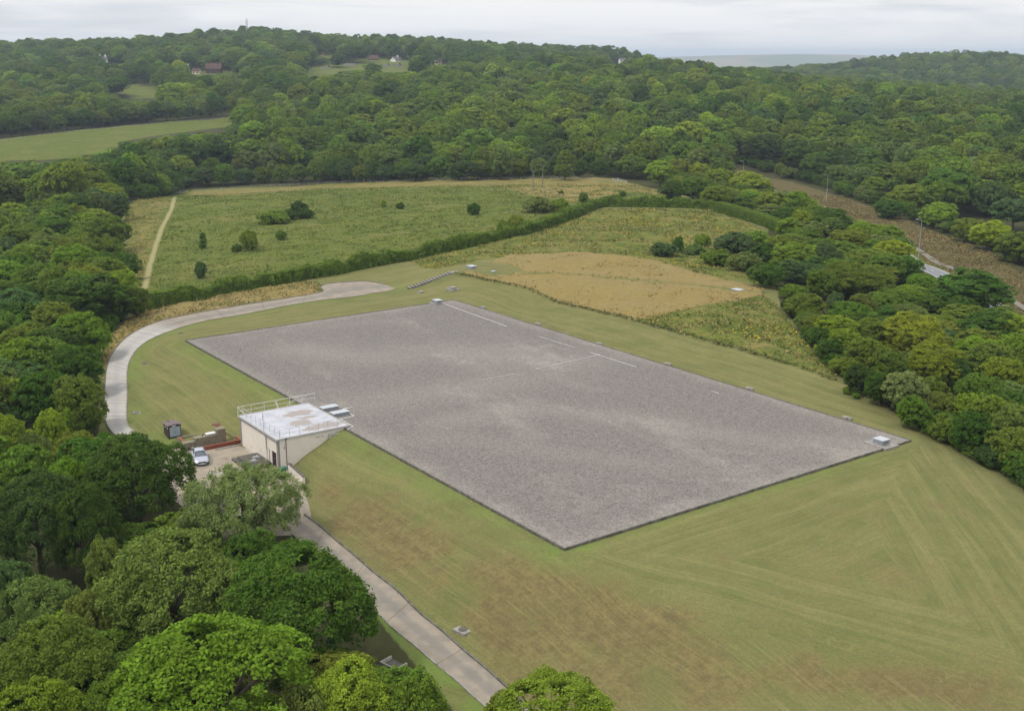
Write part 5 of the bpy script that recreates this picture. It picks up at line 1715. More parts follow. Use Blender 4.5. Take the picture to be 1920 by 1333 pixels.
# ---- belt between the works and the main road
BT = [('mid', 1512, 371, 28, 6, 'lime', 'lime green tree at the top end of the belt by the upper verge'),
      ('mid', 1538, 384, 26, 6, 'bright', 'bright green tree behind the round dark one at the verge edge'),
      ('mid', 1580, 400, 30, 6, 'mid', 'mid green tree along the verge edge right of the round dark one'),
      ('mid', 1618, 412, 30, 6, 'lime', 'lime green tree along the verge edge, middle'),
      ('mid', 1655, 426, 28, 6, 'bright', 'bright tree along the verge edge before the tall lamp'),
      ('mid', 1690, 442, 28, 6, 'mid', 'mid green tree left of the tall lamp foot'),
      ('mid', 1606, 430, 28, 5.5, 'olive', 'olive tree behind the flat topped golden one'),
      ('mid', 1640, 446, 28, 5.5, 'mid', 'mid green tree between golden olive and yellow olive crowns'),
      ('mid', 1558, 388, 43, 7.5, 'dark', 'round dark green tree at the top of the belt'),
      ('mid', 1590, 427, 44, 6.5, 'olive', 'flat topped golden olive tree below the round dark one'),
      ('mid', 1650, 418, 44, 5.5, 'bright', 'bright scrubby tree by the upper verge'),
      ('mid', 1675, 448, 44, 7, 'yellow', 'yellow olive domed tree left of the visible road'),
      ('mid', 1660, 474, 38, 6.5, 'mid', 'mid green tree in front of the yellow olive dome'),
      ('mid', 1552, 455, 32, 6, 'blue', 'bluish small tree left of the big grey dome'),
      ('mid', 1488, 452, 42, 7, 'olive', 'golden olive tree above the small bluish oval one'),
      ('col', 1487, 484, 29, 6, 'blue', 'small bluish oval tree at the corner of the rough grass'),
      ('mid', 1488, 530, 26, 3.2, 'bright', 'low bright bush under the small bluish oval tree'),
      ('fine', 1602, 487, 76, 7.5, 'olive', 'wide smooth grey olive dome in the middle of the belt'),
      ('mid', 1825, 503, 79, 9, 'dark', 'big dark oak hiding part of the main road'),
      ('mid', 1512, 547, 38, 5, 'olive', 'clipped looking olive bush at the upper end of the mown path'),
      ('mid', 1568, 545, 20, 5.5, 'blue', 'small bluish bush between olive and rusty bushes'),
      ('mid', 1615, 547, 32, 5.5, 'rust', 'rusty brown bush in the middle of the belt'),
      ('fine', 1700, 566, 50, 4.5, 'grey', 'flat grey green scrub left of the big dark oak'),
      ('fine', 1708, 530, 42, 4, 'lime', 'light green scrub above the flat grey scrub'),
      ('fine', 1757, 546, 44, 4.2, 'mid', 'mid green scrub touching the left side of the dark oak'),
      ('big', 1712, 583, 68, 8.5, 'yellow', 'large golden yellow tree in the centre of the belt'),
      ('big', 1755, 640, 62, 7.0, 'yellow', 'lower golden yellow crown right below the large golden tree'),
      ('mid', 1570, 587, 42, 5.5, 'yellow', 'yellow green bush beside the mown path, upper part'),
      ('mid', 1632, 592, 38, 6, 'mid', 'green tree left of the large golden tree'),
      ('mid', 1588, 612, 34, 5.5, 'bright', 'bright green bush hanging over the mown path'),
      ('mid', 1630, 630, 44, 6, 'olive', 'brown olive bush below the bright one'),
      ('mid', 1862, 578, 64, 7, 'dark', 'dark green dome under the big oak'),
      ('mid', 1893, 584, 42, 7, 'lime', 'lime topped tree at the right edge under the main road'),
      ('mid', 1790, 664, 36, 6, 'deep', 'blackish bush right of the lower golden crown'),
      ('mid', 1865, 640, 58, 7, 'mid', 'mid green tree right of the golden ones'),
      ('mid', 1915, 622, 44, 7, 'bright', 'pale bright crown on the right edge below the lime topped tree'),
      ('mid', 1702, 694, 42, 6, 'sage', 'pale sage bush at the belt foot above the right tip of gravel'),
      ('mid', 1748, 702, 34, 5.5, 'olive', 'olive bush right of the pale sage one'),
      ('mid', 1714, 738, 32, 4.5, 'mid', 'mid green low bush nearest the right tip of the gravel'),
      ('mid', 1765, 730, 30, 5, 'rust', 'rust tinged bush in the lower belt'),
      ('mid', 1838, 700, 46, 6.5, 'mid', 'green tree in the lower belt above the olive pair'),
      ('mid', 1810, 734, 38, 5.5, 'bright', 'bright green bush in the lower belt right of the rust tinged one'),
      ('mid', 1862, 735, 46, 6.5, 'olive', 'olive tree in the lower belt near the right edge'),
      ('mid', 1908, 752, 46, 7, 'rust', 'brown olive tree at the right edge, lower belt'),
      ('mid', 1826, 768, 40, 5.5, 'dark', 'dark bush at the belt foot right of the gravel tip'),
      ('mid', 1896, 797, 42, 5.5, 'olive', 'lowest olive bush at the right edge of the belt'),
      ('mid', 1885, 668, 44, 6.5, 'yellow', 'yellowish tree near the right edge, middle of the belt'),
      ('mid', 1655, 694, 30, 4.8, 'dark', 'dark bush at the belt foot, middle of the path'),
      ('mid', 1612, 678, 28, 4.6, 'deep', 'blackish bush at the belt foot, upper part of the path'),
      ('mid', 1560, 632, 26, 4.2, 'dark', 'dark green bush low beside the mown path'),
      ('mid', 1672, 655, 36, 5.5, 'mid', 'mid green bush between brown olive and golden crowns'),
      ('mid', 1535, 588, 24, 4.0, 'olive', 'small olive bush at the path, below the clipped looking one')]
for k_, px, pt, rp, h, ti, lab in BT:
    place(k_, px, pt, rp, h, ti, lab, 'trees of the belt along the main road')

# ---- front row across the main road
AR = [('far', 1496, 268, 46, 13, 'dark', 'dark full tree across the road, left of the small bushy one'),
      ('far', 1435, 262, 46, 14, 'deep', 'blackish tree across the road above the round lime tree'),
      ('far', 1540, 282, 40, 12, 'dark', 'dark tree behind the street lamp on the brown verge'),
      ('mid', 1575, 307, 27, 8, 'grey', 'small dusky grey tree below the dead branches'),
      ('far', 1616, 312, 36, 10, 'grey', 'grey green rounded tree above the verge'),
      ('far', 1640, 330, 32, 8, 'bright', 'bright green tree above the verge right of the grey green one'),
      ('mid', 1709, 343, 42, 9.5, 'olive', 'rounded golden olive tree above the tall street lamp'),
      ('mid', 1762, 377, 36, 8, 'lime', 'lime green tree right of the tall street lamp'),
      ('mid', 1820, 407, 34, 7, 'olive', 'olive tree on the upper verge'),
      ('mid', 1863, 412, 40, 8, 'yellow', 'yellow green tree on the upper verge near the right edge'),
      ('mid', 1908, 432, 40, 8, 'mid', 'mid green tree on the verge at the right edge'),
      ('far', 1843, 336, 54, 9, 'yellow', 'broad golden tree up the bank at the right'),
      ('far', 1783, 298, 58, 12, 'dark', 'broad dark tree up the bank behind the golden olive one'),
      ('far', 1690, 298, 50, 12, 'olive', 'olive tree up the bank, left of the broad dark one'),
      ('far', 1905, 370, 52, 10, 'blue', 'dark bluish tree at the right edge across the road'),
      ('mid', 1668, 372, 30, 6.5, 'dark', 'low dark bush tree on the verge left of the golden olive one')]
for k_, px, pt, rp, h, ti, lab in AR:
    place(k_, px, pt, rp, h, ti, lab, 'front trees across the main road')

# ---- shrubs in the grassland
SH = [('shrub', 513, 392, 32, 4.2, 'olive', 'wide olive bramble thicket in the meadow', ),
      ('shrub', 560, 374, 16, 5.2, 'deep', 'dark upright bush at the right end of the bramble thicket'),
      ('shrub', 572, 388, 18, 3.4, 'deep', 'low dark bush right of the upright one in the meadow'),
      ('shrub', 540, 390, 18, 3.6, 'dark', 'dark bush joining the thicket and the upright bush'),
      ('shrub', 466, 429, 17, 5.6, 'olive', 'tall olive bush left of centre in the meadow'),
      ('shrub', 443, 455, 11, 2.4, 'mid', 'small bush at the foot of the tall olive bush'),
      ('shrub', 526, 429, 11, 3.0, 'bright', 'small bright green bush right of the tall olive one'),
      ('con', 379, 434, 8, 4.6, 'mid', 'small pointed young tree in the meadow near the track'),
      ('shrub', 374, 488, 13, 4.2, 'blue', 'bluish young tree above the hedge, left part of the meadow'),
      ('shrub', 750, 377, 8, 2.6, 'dark', 'small round dark bush in the middle of the meadow'),
      ('shrub', 888, 378, 14, 4.0, 'dark', 'round dark bush right of centre in the meadow'),
      ('shrub', 718, 373, 6, 2.6, 'lime', 'pale thin sapling left of the small round bush'),
      ('shrub', 1010, 367, 30, 4.8, 'grey', 'broad grey green bush near the hedge in the right part of the meadow'),
      ('shrub', 1050, 370, 17, 4.2, 'olive', 'olive bush touching the broad grey green one'),
      ('shrub', 965, 401, 19, 4.6, 'lime', 'lime green bush standing over the hedge'),
      ('shrub', 942, 411, 12, 3.6, 'bright', 'bright bush at the hedge left of the lime one'),
      ('shrub', 1094, 358, 9, 3.6, 'mid', 'small bush above the hedge near the right gate'),
      ('shrub', 1168, 356, 7, 2.2, 'dark', 'tiny dark bush in the right corner of the meadow'),
      ('shrub', 1052, 355, 6, 1.6, 'mid', 'tiny green tuft bush on the straw patch of the meadow'),
      ('shrub', 1245, 452, 26, 3.4, 'blue', 'bluish spreading bush in the rough grass'),
      ('shrub', 1272, 441, 11, 4.2, 'dark', 'upright dark bush at the right end of the bluish one'),
      ('shrub', 1304, 456, 22, 2.6, 'grey', 'low grey bramble right of the bluish bush'),
      ('shrub', 1378, 433, 40, 5.0, 'blue', 'large bluish dome bush on the rough grass'),
      ('shrub', 1318, 436, 16, 3.2, 'olive', 'olive bush between the bramble and the bluish dome'),
      ('shrub', 1345, 464, 30, 3.8, 'mid', 'mid green bush below the bluish dome'),
      ('shrub', 1400, 470, 34, 4.6, 'grey', 'grey green bush right below the bluish dome'),
      ('shrub', 1432, 452, 30, 5.0, 'dark', 'dark bush between the bluish dome and the trimmed hedge'),
      ('shrub', 1460, 440, 30, 4.6, 'olive', 'olive bush at the lower end of the trimmed hedge'),
      ('shrub', 1440, 490, 34, 5.0, 'dark', 'dark bramble bush left of the small bluish oval tree'),
      ('shrub', 1520, 425, 30, 4.8, 'mid', 'mid green bush behind the trimmed hedge end'),
      ('shrub', 1420, 430, 26, 4.2, 'olive', 'olive bush right above the bluish dome'),
      ('shrub', 1590, 722, 9, 1.1, 'bright', 'low bright green nettle clump by the mown path'),
      ('shrub', 1606, 733, 8, .9, 'bright', 'second lower bright nettle clump by the mown path'),
      ('shrub', 460, 520, 14, 1.5, 'lime', 'pale lime bracken patch above the hedge')]
for q_ in SH:
    k_, px, pt, rp, h, ti, lab = q_
    place(k_, px, pt, rp, h, ti, lab, 'bushes scattered over the grassland', cat='bush')


# ---- bushes closing the foot of the belt and of the left wood
for (pp_, nn_, rr_, where_) in (('1462 578;1495 625;1535 682;1590 722;1640 752;1700 792;1760 832;1820 862;1930 925', 34, 2.3, 'at the foot of the belt beside the mown path'),
                                ('184 830;181 760;181 700;190 650;222 612;244 596', 22, 2.0, 'at the foot of the left wood beside the loop road'),
                                ('232 420;228 450;230 480;240 520;252 556', 12, 1.9, 'at the foot of the left wood beside the meadow'),
                                ('1380 309;1480 338;1600 376;1700 412;1800 451;1930 512', 30, 3.4, 'at the foot of the far wood across the brown verge')):
    pl_ = resample(gp(pp_), nn_)
    dd_ = np.gradient(pl_, axis=0); dd_ /= np.linalg.norm(dd_, axis=1)[:, None]
    for i, (x_, y_) in enumerate(pl_):
        q_ = rt.rand(5)
        side_ = np.array([-dd_[i, 1], dd_[i, 0]])
        if (side_[0] > 0) != ('belt' in where_ or 'far wood' in where_): side_ = -side_
        off_ = rr_ * (.9 + .5 * q_[0])
        ti_ = ['dark', 'mid', 'dark', 'olive', 'mid', 'grey', 'deep'][rt.randint(7)]
        X_, Y_ = x_ + side_[0] * off_, y_ + side_[1] * off_
        lab_ = f'{WORD[ti_]} low bush ' + where_
        plant('shrub', X_, Y_, h1(X_, Y_), rr_ * (.85 + .5 * q_[1]), rr_ * (1.0 + .6 * q_[2]), ti_, lab_, lab_, cat='bush')


# ---- dead trees
def dead_tree(px, ptop, h, seed, label, n=3, spread=1.6):
    z = -3.0
    for _ in range(5):
        x, y, _z = at(px, ptop, z + h)
        z = h1(x, y)
    rs = np.random.RandomState(seed)
    t = thing('dead_tree', label, 'dead tree', (x, y, z))
    mb = MB()
    mb.tube((0, 0, -.5), (0, 0, h * .45), .17, .13)
    for i in range(n):
        a = -1.2 + 2.4 * i / max(n - 1, 1) + rs.randn() * .1
        p = np.array([0, 0, h * .42]); dv = np.array([math.sin(a) * spread, -rs.rand() * .4, 2.2])
        r = .11
        for k in range(5):
            q = p + dv * (h * .55 / 11) * (1 + rs.rand() * .3)
            mb.tube(p, q, r, r * .72, 5)
            if k > 0:
                sd2 = dv * .4 + rs.randn(3) * .5
                mb.tube(q, q + sd2 * .9, r * .5, r * .2, 4)
            p = q; r *= .72; dv = dv + rs.randn(3) * np.array([.5, .3, .2])
    mb.build('bare_limbs', M['grey_bark'], t)
    TREES.append((x, y, z, 2, h))


dead_tree(786, 282, 12, 1, 'bleached dead tree with forked white limbs on the meadow back edge', 4, 2.0)
dead_tree(1018, 275, 15, 2, 'bare grey tree with upright thin branches right of centre on the back edge', 4, .7)
dead_tree(1000, 285, 14, 5, 'bare grey pole tree left of the upright thin branched one', 2, .4)
dead_tree(1597, 290, 14, 3, 'white dead stub with two prongs in the wood across the road', 3, 1.0)


# ---------------------------------------------------------------- hedges
def hedge(pts_px, width, hgt, label, tint, seed, leaf=.46, per=28, zlist=None, lump=.8):
    rs = np.random.RandomState(seed)
    P_ = np.array([at(px, py, z)[:2] for px, py, z in pts_px])
    n = 400
    ln = resample(P_, n)
    s = np.concatenate([[0], np.cumsum(np.hypot(*np.diff(ln, axis=0).T))])
    L = s[-1]
    d = np.gradient(ln, axis=0); d /= np.linalg.norm(d, axis=1)[:, None]
    nr = np.stack([-d[:, 1], d[:, 0]], 1)
    N = int(L * per * (2 * hgt + width))
    ss = rs.rand(N) * L
    # clumps along the hedge
    nc = int(L * 5)
    X = np.interp(ss, s, ln[:, 0]); Y = np.interp(ss, s, ln[:, 1])
    NX = np.interp(ss, s, nr[:, 0]); NY = np.interp(ss, s, nr[:, 1])
    per_ = rs.rand(N) * (2 * hgt + width)
    lumps = 1 + lump * (vnoise(ss + 300, per_ * 0 + 5, 3.0) - .5) + lump * .9 * (vnoise(ss + 77, per_ + 9, .9) - .5)
    hw = width / 2 * lumps; hh = hgt * (1 + .7 * lump * (vnoise(ss + 11, ss * 0 + 3, 4.0) - .5) + lump * .5 * (vnoise(ss + 31, ss * 0 + 1, 1.1) - .5))
    side = np.where(per_ < hgt, -1, np.where(per_ > hgt + width, 1, 0))
    off = np.where(side == 0, (per_ - hgt) / width * 2 - 1, side) * hw
    zz = np.where(side == 0, hh, np.where(side < 0, per_, 2 * hgt + width - per_) / hgt * hh)
    zz = zz + rs.randn(N) * .07
    # round the shoulders
    sh = np.clip((zz / hh - .75) / .25, 0, 1) * (side != 0)
    off = off * (1 - .25 * sh ** 2)
    x = X + NX * off + rs.randn(N) * .09; y = Y + NY * off + rs.randn(N) * .09
    g = height(x, y)
    b = np.array([ln[0, 0], ln[0, 1], h1(*ln[0])])
    pos = np.stack([x, y, g + zz], 1) - b
    nv = np.stack([NX * side, NY * side, (side == 0) * 1.0 + .3], 1) + unitv(rs, N) * .7
    V, Fq = leaf_quads(pos, nv, leaf, rs)
    t = thing('hedge', label, 'hedge', tuple(b), 0)
    me = np_mesh('foliage', V, Fq, M['foliage'])
    a_ = me.attributes.new('rnd', 'FLOAT', 'FACE')
    a_.data.foreach_set('value', np.clip(vnoise(ss, per_, .8) * .7 + rs.rand(N) * .3, 0, 1).astype(np.float32))
    o = link_mesh('foliage', me, t); o['tint'] = [float(v) for v in TINT[tint]]
    # added solid core, tint darkened to stand in for shade inside
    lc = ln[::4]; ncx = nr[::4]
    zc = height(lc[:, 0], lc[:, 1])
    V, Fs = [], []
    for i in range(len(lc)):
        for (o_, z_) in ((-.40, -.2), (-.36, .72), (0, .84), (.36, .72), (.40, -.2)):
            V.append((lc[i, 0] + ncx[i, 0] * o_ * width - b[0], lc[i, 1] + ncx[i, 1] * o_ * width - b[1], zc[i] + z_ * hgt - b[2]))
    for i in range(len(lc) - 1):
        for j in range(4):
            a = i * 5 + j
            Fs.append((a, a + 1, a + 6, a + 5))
    oo = MB().add(V, Fs).build('dark_core', M['foliage'], t)
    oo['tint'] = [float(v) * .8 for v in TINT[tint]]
    return t


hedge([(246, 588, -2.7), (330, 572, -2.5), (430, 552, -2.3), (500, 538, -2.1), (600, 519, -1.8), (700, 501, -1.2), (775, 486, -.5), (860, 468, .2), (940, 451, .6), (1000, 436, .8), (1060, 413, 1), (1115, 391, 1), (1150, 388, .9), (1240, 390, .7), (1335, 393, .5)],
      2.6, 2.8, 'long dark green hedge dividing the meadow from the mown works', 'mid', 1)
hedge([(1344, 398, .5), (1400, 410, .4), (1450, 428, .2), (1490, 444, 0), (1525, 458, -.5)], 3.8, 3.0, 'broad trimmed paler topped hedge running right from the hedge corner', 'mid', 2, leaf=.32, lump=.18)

# ---------------------------------------------------------------- far woods
TR0 = len(TREES)
occ = np.array([(t_[0], t_[1], t_[3]) for t_ in TREES])


def scatter(x0, x1, y0, y1, sp, seed):
    rs = np.random.RandomState(seed)
    nx, ny = int((x1 - x0) / sp), int((y1 - y0) / (sp * .9))
    ii, jj = np.meshgrid(np.arange(nx), np.arange(ny))
    x = x0 + (ii + .5 * (jj % 2) + (rs.rand(ny, nx) - .5) * .8) * sp
    y = y0 + (jj + (rs.rand(ny, nx) - .5) * .8) * sp * .9
    return x.ravel(), y.ravel()


def in_view(x, y, margin=25):
    lim = 960 / F * (y * 1.0 + 15) + margin
    return np.abs(x) < lim


KEEP = [(np.array([(-60, 272), (0, 262), (140, 245), (300, 231), (450, 221), (440, 234), (330, 244), (230, 256), (205, 272), (100, 290), (0, 293), (-60, 297)], float), 800),
        (np.array([(193, 165), (250, 158), (306, 168), (310, 184), (250, 182)], float), 900),
        (np.array([(180, 780), (300, 780), (450, 830), (600, 870), (590, 960), (560, 950), (500, 880), (400, 905), (385, 900), (372, 835), (300, 805), (240, 815)], float), 200),
        (np.array([(560, 985), (620, 1010), (980, 1333), (860, 1333), (700, 1150), (600, 1040)], float), 200),
        (np.array([(1470, 345), (1560, 382), (1660, 410), (1720, 440), (1716, 498), (1760, 515), (1800, 505), (1900, 555), (1925, 620), (1925, 505), (1800, 452), (1650, 388), (1480, 340)], float), 420)]
cand = []
for (x0, x1, y0, y1, sp, lo, hi, kind) in ((-150, -40, 100, 430, 8.0, 7.0, 10.5, 'L'), (-70, 2, 70, 138, 6.0, 4.5, 6.5, 'G'), (60, 330, 130, 470, 7.5, 4.0, 6.0, 'B'),
                                            (-330, 420, 380, 640, 12.5, 9, 18, 'F'), (-620, 900, 640, 1080, 14, 10, 20, 'F'), (-900, 1000, 1080, 1800, 17, 12, 23, 'F'), (-1300, 1300, 1800, 2600, 24, 13, 20, 'F')):
    x, y = scatter(x0, x1, y0, y1, sp, int(y0))
    k = in_view(x, y)
    x, y = x[k], y[k]
    rs = np.random.RandomState(int(sp * 10))
    r = sp * (.42 + .26 * rs.rand(len(x)) + .35 * rs.rand(len(x)) ** 5)
    h = lo + (hi - lo) * rs.rand(len(x))
    marg = r * .8
    dopen = sdf(x, y, G['open']); dcor = sdf(x, y, G['corridor']); dlf = sdf(x, y, G['leftfield'])
    ok = (dopen > marg) & (dcor > marg * .6) & (dlf > marg * .4) & (sdf(x, y, G['glade']) > 2) & (sdf(x, y, G['glade2']) > 2)
    if kind == 'L':
        ok &= (x < -38) & (dopen > marg + .6)
    if kind == 'G':
        ok &= (sdf(x, y, YARD) > 3) & (polyline_dist(x, y, drvL) > 6) & ~((x < -40) & (y > 100))
    if kind == 'B':
        # only between the works and the main road
        ok &= (polyline_dist(x, y, arN) > 4) & (sdf(x, y, ROADS[2]) > 3)
        bank = np.array([c_ for c_ in G['corridor']])
        # near side of the corridor
        ok &= np.array([np.interp(yy, arN[::-1, 1] if arN[0, 1] > arN[-1, 1] else arN[:, 1], arN[::-1, 0] if arN[0, 1] > arN[-1, 1] else arN[:, 0]) > xx for xx, yy in zip(x, y)])
    if kind == 'F' and y0 < 700:
        nearx = np.array([np.interp(yy, arN[::-1, 1] if arN[0, 1] > arN[-1, 1] else arN[:, 1], arN[::-1, 0] if arN[0, 1] > arN[-1, 1] else arN[:, 0]) for yy in y])
        ok &= ~((y < 452) & (x > -20) & (x < nearx))
    for (hx, hy, hs) in CLEAR:
        dh = np.hypot(x - hx, (y - hy) * 1.0)
        ok &= (dh > hs * .8 + r)
    # trees stay low enough for the fields, the road verge and the houses beyond them to show
    zb = height(x, y)
    for poly, far_y in KEEP:
        for it in range(6):
            hit = np.zeros(len(x), bool)
            for fr in (.35, .55, .75, 1.0):
                q = np.array([project(a, b, c) for a, b, c in zip(x, y, zb + h * fr)])
                hit |= (sdf(q[:, 0], q[:, 1], poly) < r / y * F * .3)
            hit &= (y < far_y) & ok
            if it < 5: h[hit] *= .84
        ok &= ~hit
    for (px_, py_, dist_, L_, W_, ea_, ri_, *_r) in HOUSES:
        w2 = L_ * .6 / dist_ * F
        q = np.array([project(a, b, c) for a, b, c in zip(x, y, zb + h)])
        rp = r / y * F
        bad = (y < dist_) & (np.abs(q[:, 0] - px_) < w2 + rp * .9) & (q[:, 1] < py_ + 7)
        need = (q[:, 1] - (py_ + 8)) / F * y          # negative: metres too tall
        h[bad] += need[bad]
        ok &= ~(bad & (h < 2.2))
        r[bad] = np.minimum(r[bad], np.maximum(h[bad], 2) * 1.3)
    dmin = np.sqrt(((x[:, None] - occ[None, :, 0]) ** 2 + (y[:, None] - occ[None, :, 1]) ** 2)) - occ[None, :, 2] * .65
    ok &= dmin.min(1) > r * (.15 if kind == 'G' else .55)
    for i in np.where(ok)[0]:
        cand.append((x[i], y[i], r[i], h[i], kind))
# small extra trees for the strips nearest in the right-hand wood
cand = np.array([(c_[0], c_[1], c_[2], c_[3], {'L': 0, 'B': 1, 'F': 2, 'G': 3}[c_[4]]) for c_ in cand])
cz = height(cand[:, 0], cand[:, 1])
pxy = np.array([project(a, b, c + d) for a, b, c, d in zip(cand[:, 0], cand[:, 1], cz, cand[:, 3])])
vis = (pxy[:, 0] > -25) & (pxy[:, 0] < 1945) & (pxy[:, 1] < 1333)
dep = cand[:, 1]
# tint by a wandering mixture, lighter in noise patches, darker and bluer far off
names_far = ['dark', 'mid', 'bright', 'olive', 'yellow', 'grey', 'blue', 'deep', 'rust', 'lime', 'sage']
vn = vnoise(cand[:, 0] + 900, cand[:, 1], 60)
tnt = []
rs = np.random.RandomState(9)
for i in range(len(cand)):
    u = rs.rand()
    x, y = cand[i, 0], cand[i, 1]
    if y > 1000:
        p = [.34, .20, .02, .06, .0, .14, .15, .08, .0, .01, .0]
    elif cand[i, 4] == 0:
        p = [.22, .32, .18, .10, .01, .07, .06, .01, .0, .03, .0]
    elif vn[i] > .55:
        p = [.14, .30, .16, .18, .02, .09, .02, .0, .0, .08, .01]
    else:
        p = [.30, .29, .05, .14, .01, .08, .07, .04, .0, .02, .0]
    tnt.append(names_far[int(np.searchsorted(np.cumsum(p) / sum(p), u))])
order = np.argsort(dep)
budget = 300 - sum(1 for o in C.objects if o.get('category') == 'tree')
indiv = [i for i in order if vis[i]][:budget - 2]
iset = set(indiv)


def zone_label(i):
    px, py = pxy[i]
    ww = WORD[tnt[i]]
    if cand[i, 4] == 3:
        zn = 'low among the big trees of the bottom left wood'
    elif cand[i, 4] == 0:
        zn = 'in the left wood' + (' beside the meadow' if py < 470 else ' beside the loop road')
    elif cand[i, 4] == 1:
        zn = 'inside the belt between the works and the main road'
    elif cand[i, 1] < 520 and px < 1200:
        seg = ['left third', 'middle', 'right third'][min(2, int(max(px, 0) / 400))]
        zn = 'in the wood behind the meadow, ' + seg
    elif px >= 1200:
        zn = 'in the wood across the main road'
    else:
        zn = 'in the wood above the left end of the meadow'
    sz = 'tall' if cand[i, 3] > 14 else ('small' if cand[i, 3] < 9 else 'broadleaf')
    return f'{ww} {sz} tree ' + zn, zn


zcount = {}
for i in indiv:
    lab, zn = zone_label(i)
    x, y, r, h, kd = cand[i]
    kind = 'far' if kd == 2 else 'mid'
    plant(kind, x, y, cz[i], r, h, tnt[i], lab, lab)

# guarantee every far crown shape exists as a placed tree
rest = [i for i in range(len(cand)) if i not in iset]
cloud = bpy.data.meshes.new('distant_woodland')
nR = len(rest)
cloud.vertices.add(nR)
cloud.vertices.foreach_set('co', np.column_stack([cand[rest, 0], cand[rest, 1], cz[rest] - .2]).astype(np.float32).ravel())
rs = np.random.RandomState(12)
rad_ = cand[rest, 2] / 6.6 * (1.0 + .12 * rs.rand(nR)); hh_ = cand[rest, 3] / 13.0
scl = np.column_stack([rad_ * (.9 + .25 * rs.rand(nR)), rad_ * (.9 + .25 * rs.rand(nR)), hh_]).astype(np.float32)
rotz = (rs.rand(nR) * 6.28).astype(np.float32)
tv = np.array([TINT[tnt[i]] for i in rest]) * (1 + (rs.rand(nR, 3) - .5) * .16) * (1 + (rs.rand(nR, 1) - .5) * .5)
for nm_, ty_, arr in (('scl', 'FLOAT_VECTOR', scl), ('rotz', 'FLOAT', rotz), ('tint', 'FLOAT_VECTOR', tv.astype(np.float32)), ('pick', 'INT', rs.choice(8, nR, p=[.15, .15, .15, .15, .14, .14, .04, .08]).astype(np.int32))):
    a_ = cloud.attributes.new(nm_, ty_, 'POINT')
    a_.data.foreach_set('vector' if ty_ == 'FLOAT_VECTOR' else 'value', arr.ravel())
protos = bpy.data.collections.new('far_crowns')
for o in PROTO_OBJ.values(): protos.objects.link(o)
wood = link_mesh('distant_woodland', cloud)
tag(wood, 'countless more distant tree crowns covering the hills', 'woodland', kind='stuff')
ng = bpy.data.node_groups.new('woodland', 'GeometryNodeTree')
ng.interface.new_socket('Geometry', in_out='INPUT', socket_type='NodeSocketGeometry')
ng.interface.new_socket('Geometry', in_out='OUTPUT', socket_type='NodeSocketGeometry')
g = NT(ng)
gi = g.n('NodeGroupInput'); go = g.n('NodeGroupOutput')
ci = g.n('GeometryNodeCollectionInfo', {'Collection': protos, 'Separate Children': True, 'Reset Children': True})


def named(nm_, ty_):
    return g.n('GeometryNodeInputNamedAttribute', {'Name': nm_}, data_type=ty_).outputs[0]


mp_ = g.n('GeometryNodeMeshToPoints', {'Mesh': gi.outputs[0]})
rz = g.n('ShaderNodeCombineXYZ', {'Z': named('rotz', 'FLOAT')})
ip = g.n('GeometryNodeInstanceOnPoints', {'Points': mp_.outputs[0], 'Instance': ci.outputs[0], 'Pick Instance': True, 'Instance Index': named('pick', 'INT'),
                                          'Rotation': rz.outputs[0], 'Scale': named('scl', 'FLOAT_VECTOR')})
g.t.links.new(ip.outputs[0], go.inputs[0])
wood.modifiers.new('woodland', 'NODES').node_group = ng
print('trees', sum(1 for o in C.objects if o.get('category') == 'tree'), 'rest', nR, 'protos', len(PROTO_OBJ))

# ---------------------------------------------------------------- rough grass tufts
def grass_mat():
    m, t, p = newmat('grass_tuft', .9, .1)
    c = t.attr('tintg').outputs['Color']
    t.put(p.inputs['Base Color'], c)
    return m


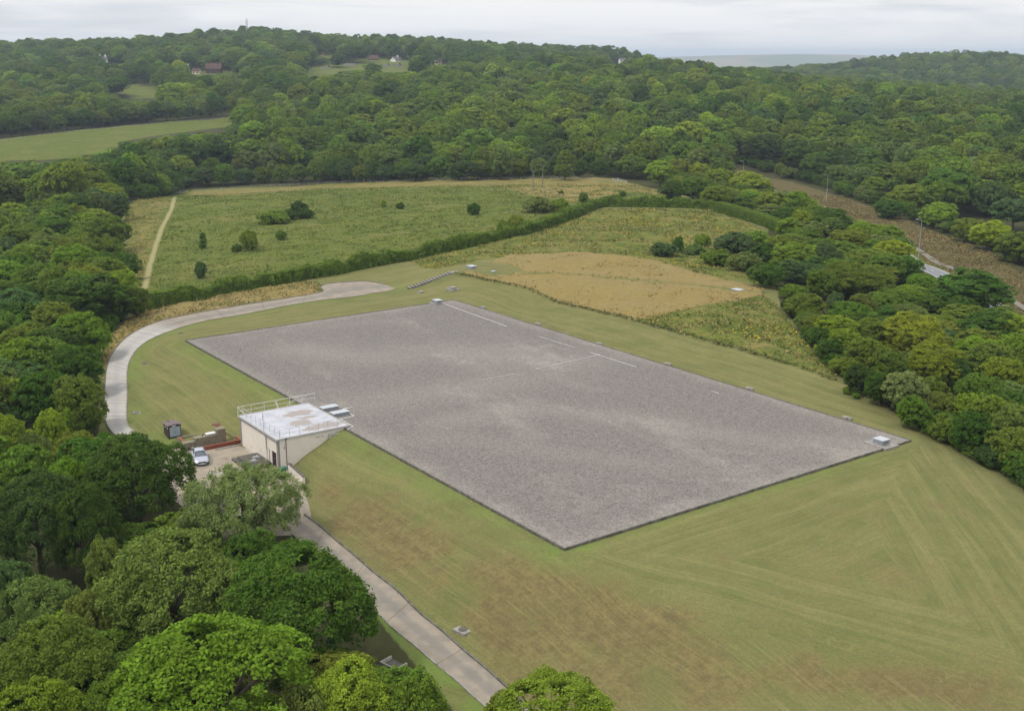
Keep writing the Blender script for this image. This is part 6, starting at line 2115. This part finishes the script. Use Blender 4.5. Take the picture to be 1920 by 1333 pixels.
def tufts():
    rs = np.random.RandomState(31)
    N0 = 380000
    x = rs.uniform(-140, 190, N0); y = rs.uniform(140, 440, N0)
    din = {k: sdf(x, y, G[k]) for k in ('meadow', 'gold', 'rough_far', 'rough_near', 'verge', 'roadverge', 'goldmown', 'meadow_dry', 'meadow_back')}
    mp2 = polyline_dist(x, y, gp('905 508;1000 515;1150 524;1290 537;1380 547;1440 552;1470 580;1520 645;1590 710;1650 750'))
    trk = polyline_dist(x, y, gp('329 372;322 395;305 425;293 460;281 500;272 545'))
    clump = vnoise(x, y, 6) * .5 + vnoise(x + 40, y, 2.2) * .5
    k = ((din['meadow'] < 0) & (clump > .30) & (rs.rand(N0) < .45)) | (din['gold'] < .1) & (rs.rand(N0) < .9) | ((din['rough_far'] < 0) | (din['rough_near'] < 0)) & (clump > .38) | (din['verge'] < 0) | (din['roadverge'] < -.5)
    for r_ in ROADS: k &= sdf(x, y, r_) > .5
    k &= (din['goldmown'] > .3) & (mp2 > 1.2) & (trk > 1.0) & (polyline_dist(x, y, arF + nn * 3.3) > 1.4)
    x, y = x[k], y[k]
    din = {a: b[k] for a, b in din.items()}
    n = len(x)
    gold = np.clip((din['gold'] < .2) * .95 + (din['verge'] < 0) * .7 + (din['meadow_dry'] < -1) * .4 + (din['meadow_back'] < -1) * .5 + (din['rough_far'] < 0) * .35 + (din['rough_near'] < 0) * .35 + (din['roadverge'] < 0) * .6, 0, 1)
    isg = rs.rand(n) < gold * (.6 + .7 * vnoise(x, y, 11))
    c = np.where(isg[:, None], np.array([.29, .222, .086]), np.array([.105, .138, .028]))
    c = c * (.86 + .28 * rs.rand(n, 1)) * (1 + (rs.rand(n, 3) - .5) * .15)
    rustm = (din['roadverge'] < 0) & (rs.rand(n) < .5)
    c[rustm] = np.array([.135, .090, .050]) * (.7 + .6 * rs.rand(rustm.sum(), 1))
    ragp = ((din['rough_far'] < 0) | (din['rough_near'] < 0)) * .13 + (din['meadow'] < 0) * .05
    vv = vnoise(x + 500, y, 9)
    rag = (rs.rand(n) < ragp * sm(vv, .45, .75) * 2.2) & (din['gold'] > 0)
    c[rag] = np.array([.38, .32, .04]) * (.8 + .4 * rs.rand(rag.sum(), 1))
    # unmown fringe along the mound front, tinted darker to paint its shadow line
    fr_ = resample(gp('852 514;1000 548;1195 604;1300 633;1400 661;1500 692;1566 716'), 700)
    fx = fr_[:, 0] + rs.randn(700) * .25; fy = fr_[:, 1] + .3 + rs.randn(700) * .25
    x = np.append(x, fx); y = np.append(y, fy); n = len(x)
    c = np.vstack([c, np.array([.12, .125, .045]) * (.7 + .6 * rs.rand(700, 1))])
    din = {a: np.append(b, sdf(fx, fy, G[a])) for a, b in din.items()}
    z = height(x, y)
    hgt = np.where(din['gold'] < .2, .34, .34) * (.6 + .8 * rs.rand(n))
    Q = 3
    kk = np.repeat(np.arange(n), Q)
    pos = np.stack([x[kk] + rs.randn(n * Q) * .16, y[kk] + rs.randn(n * Q) * .16, z[kk] + .18 + hgt[kk] * rs.rand(n * Q) * .9], 1)
    nv = unitv(rs, n * Q) * np.array([1, 1, .5]) + np.array([0, 0, .9])
    V, Fq = leaf_quads(pos, nv, .34, rs, .7)
    me = np_mesh('rough_grass', V, Fq, grass_mat())
    a_ = me.attributes.new('tintg', 'FLOAT_VECTOR', 'FACE')
    a_.data.foreach_set('vector', c[kk].astype(np.float32).ravel())
    o = link_mesh('rough_grass', me)
    tag(o, 'tufts of tall green and straw coloured grass with yellow flower heads', 'grass', kind='stuff')
    print('tufts', n)


tufts()

# ---------------------------------------------------------------- haze
def haze(density=.00012):
    V = MB().box(-16000, 16000, -1200, 17500, -75, 118)
    m = bpy.data.materials.new('haze'); m.use_nodes = True
    m.node_tree.nodes.clear()
    t = NT(m.node_tree)
    pv = t.n('ShaderNodeVolumePrincipled', {'Color': (.72, .84, .98), 'Density': density, 'Anisotropy': .2})
    t.n('ShaderNodeOutputMaterial', {'Volume': pv.outputs[0]})
    o = V.build('haze', m)
    tag(o, kind='stuff')


haze()
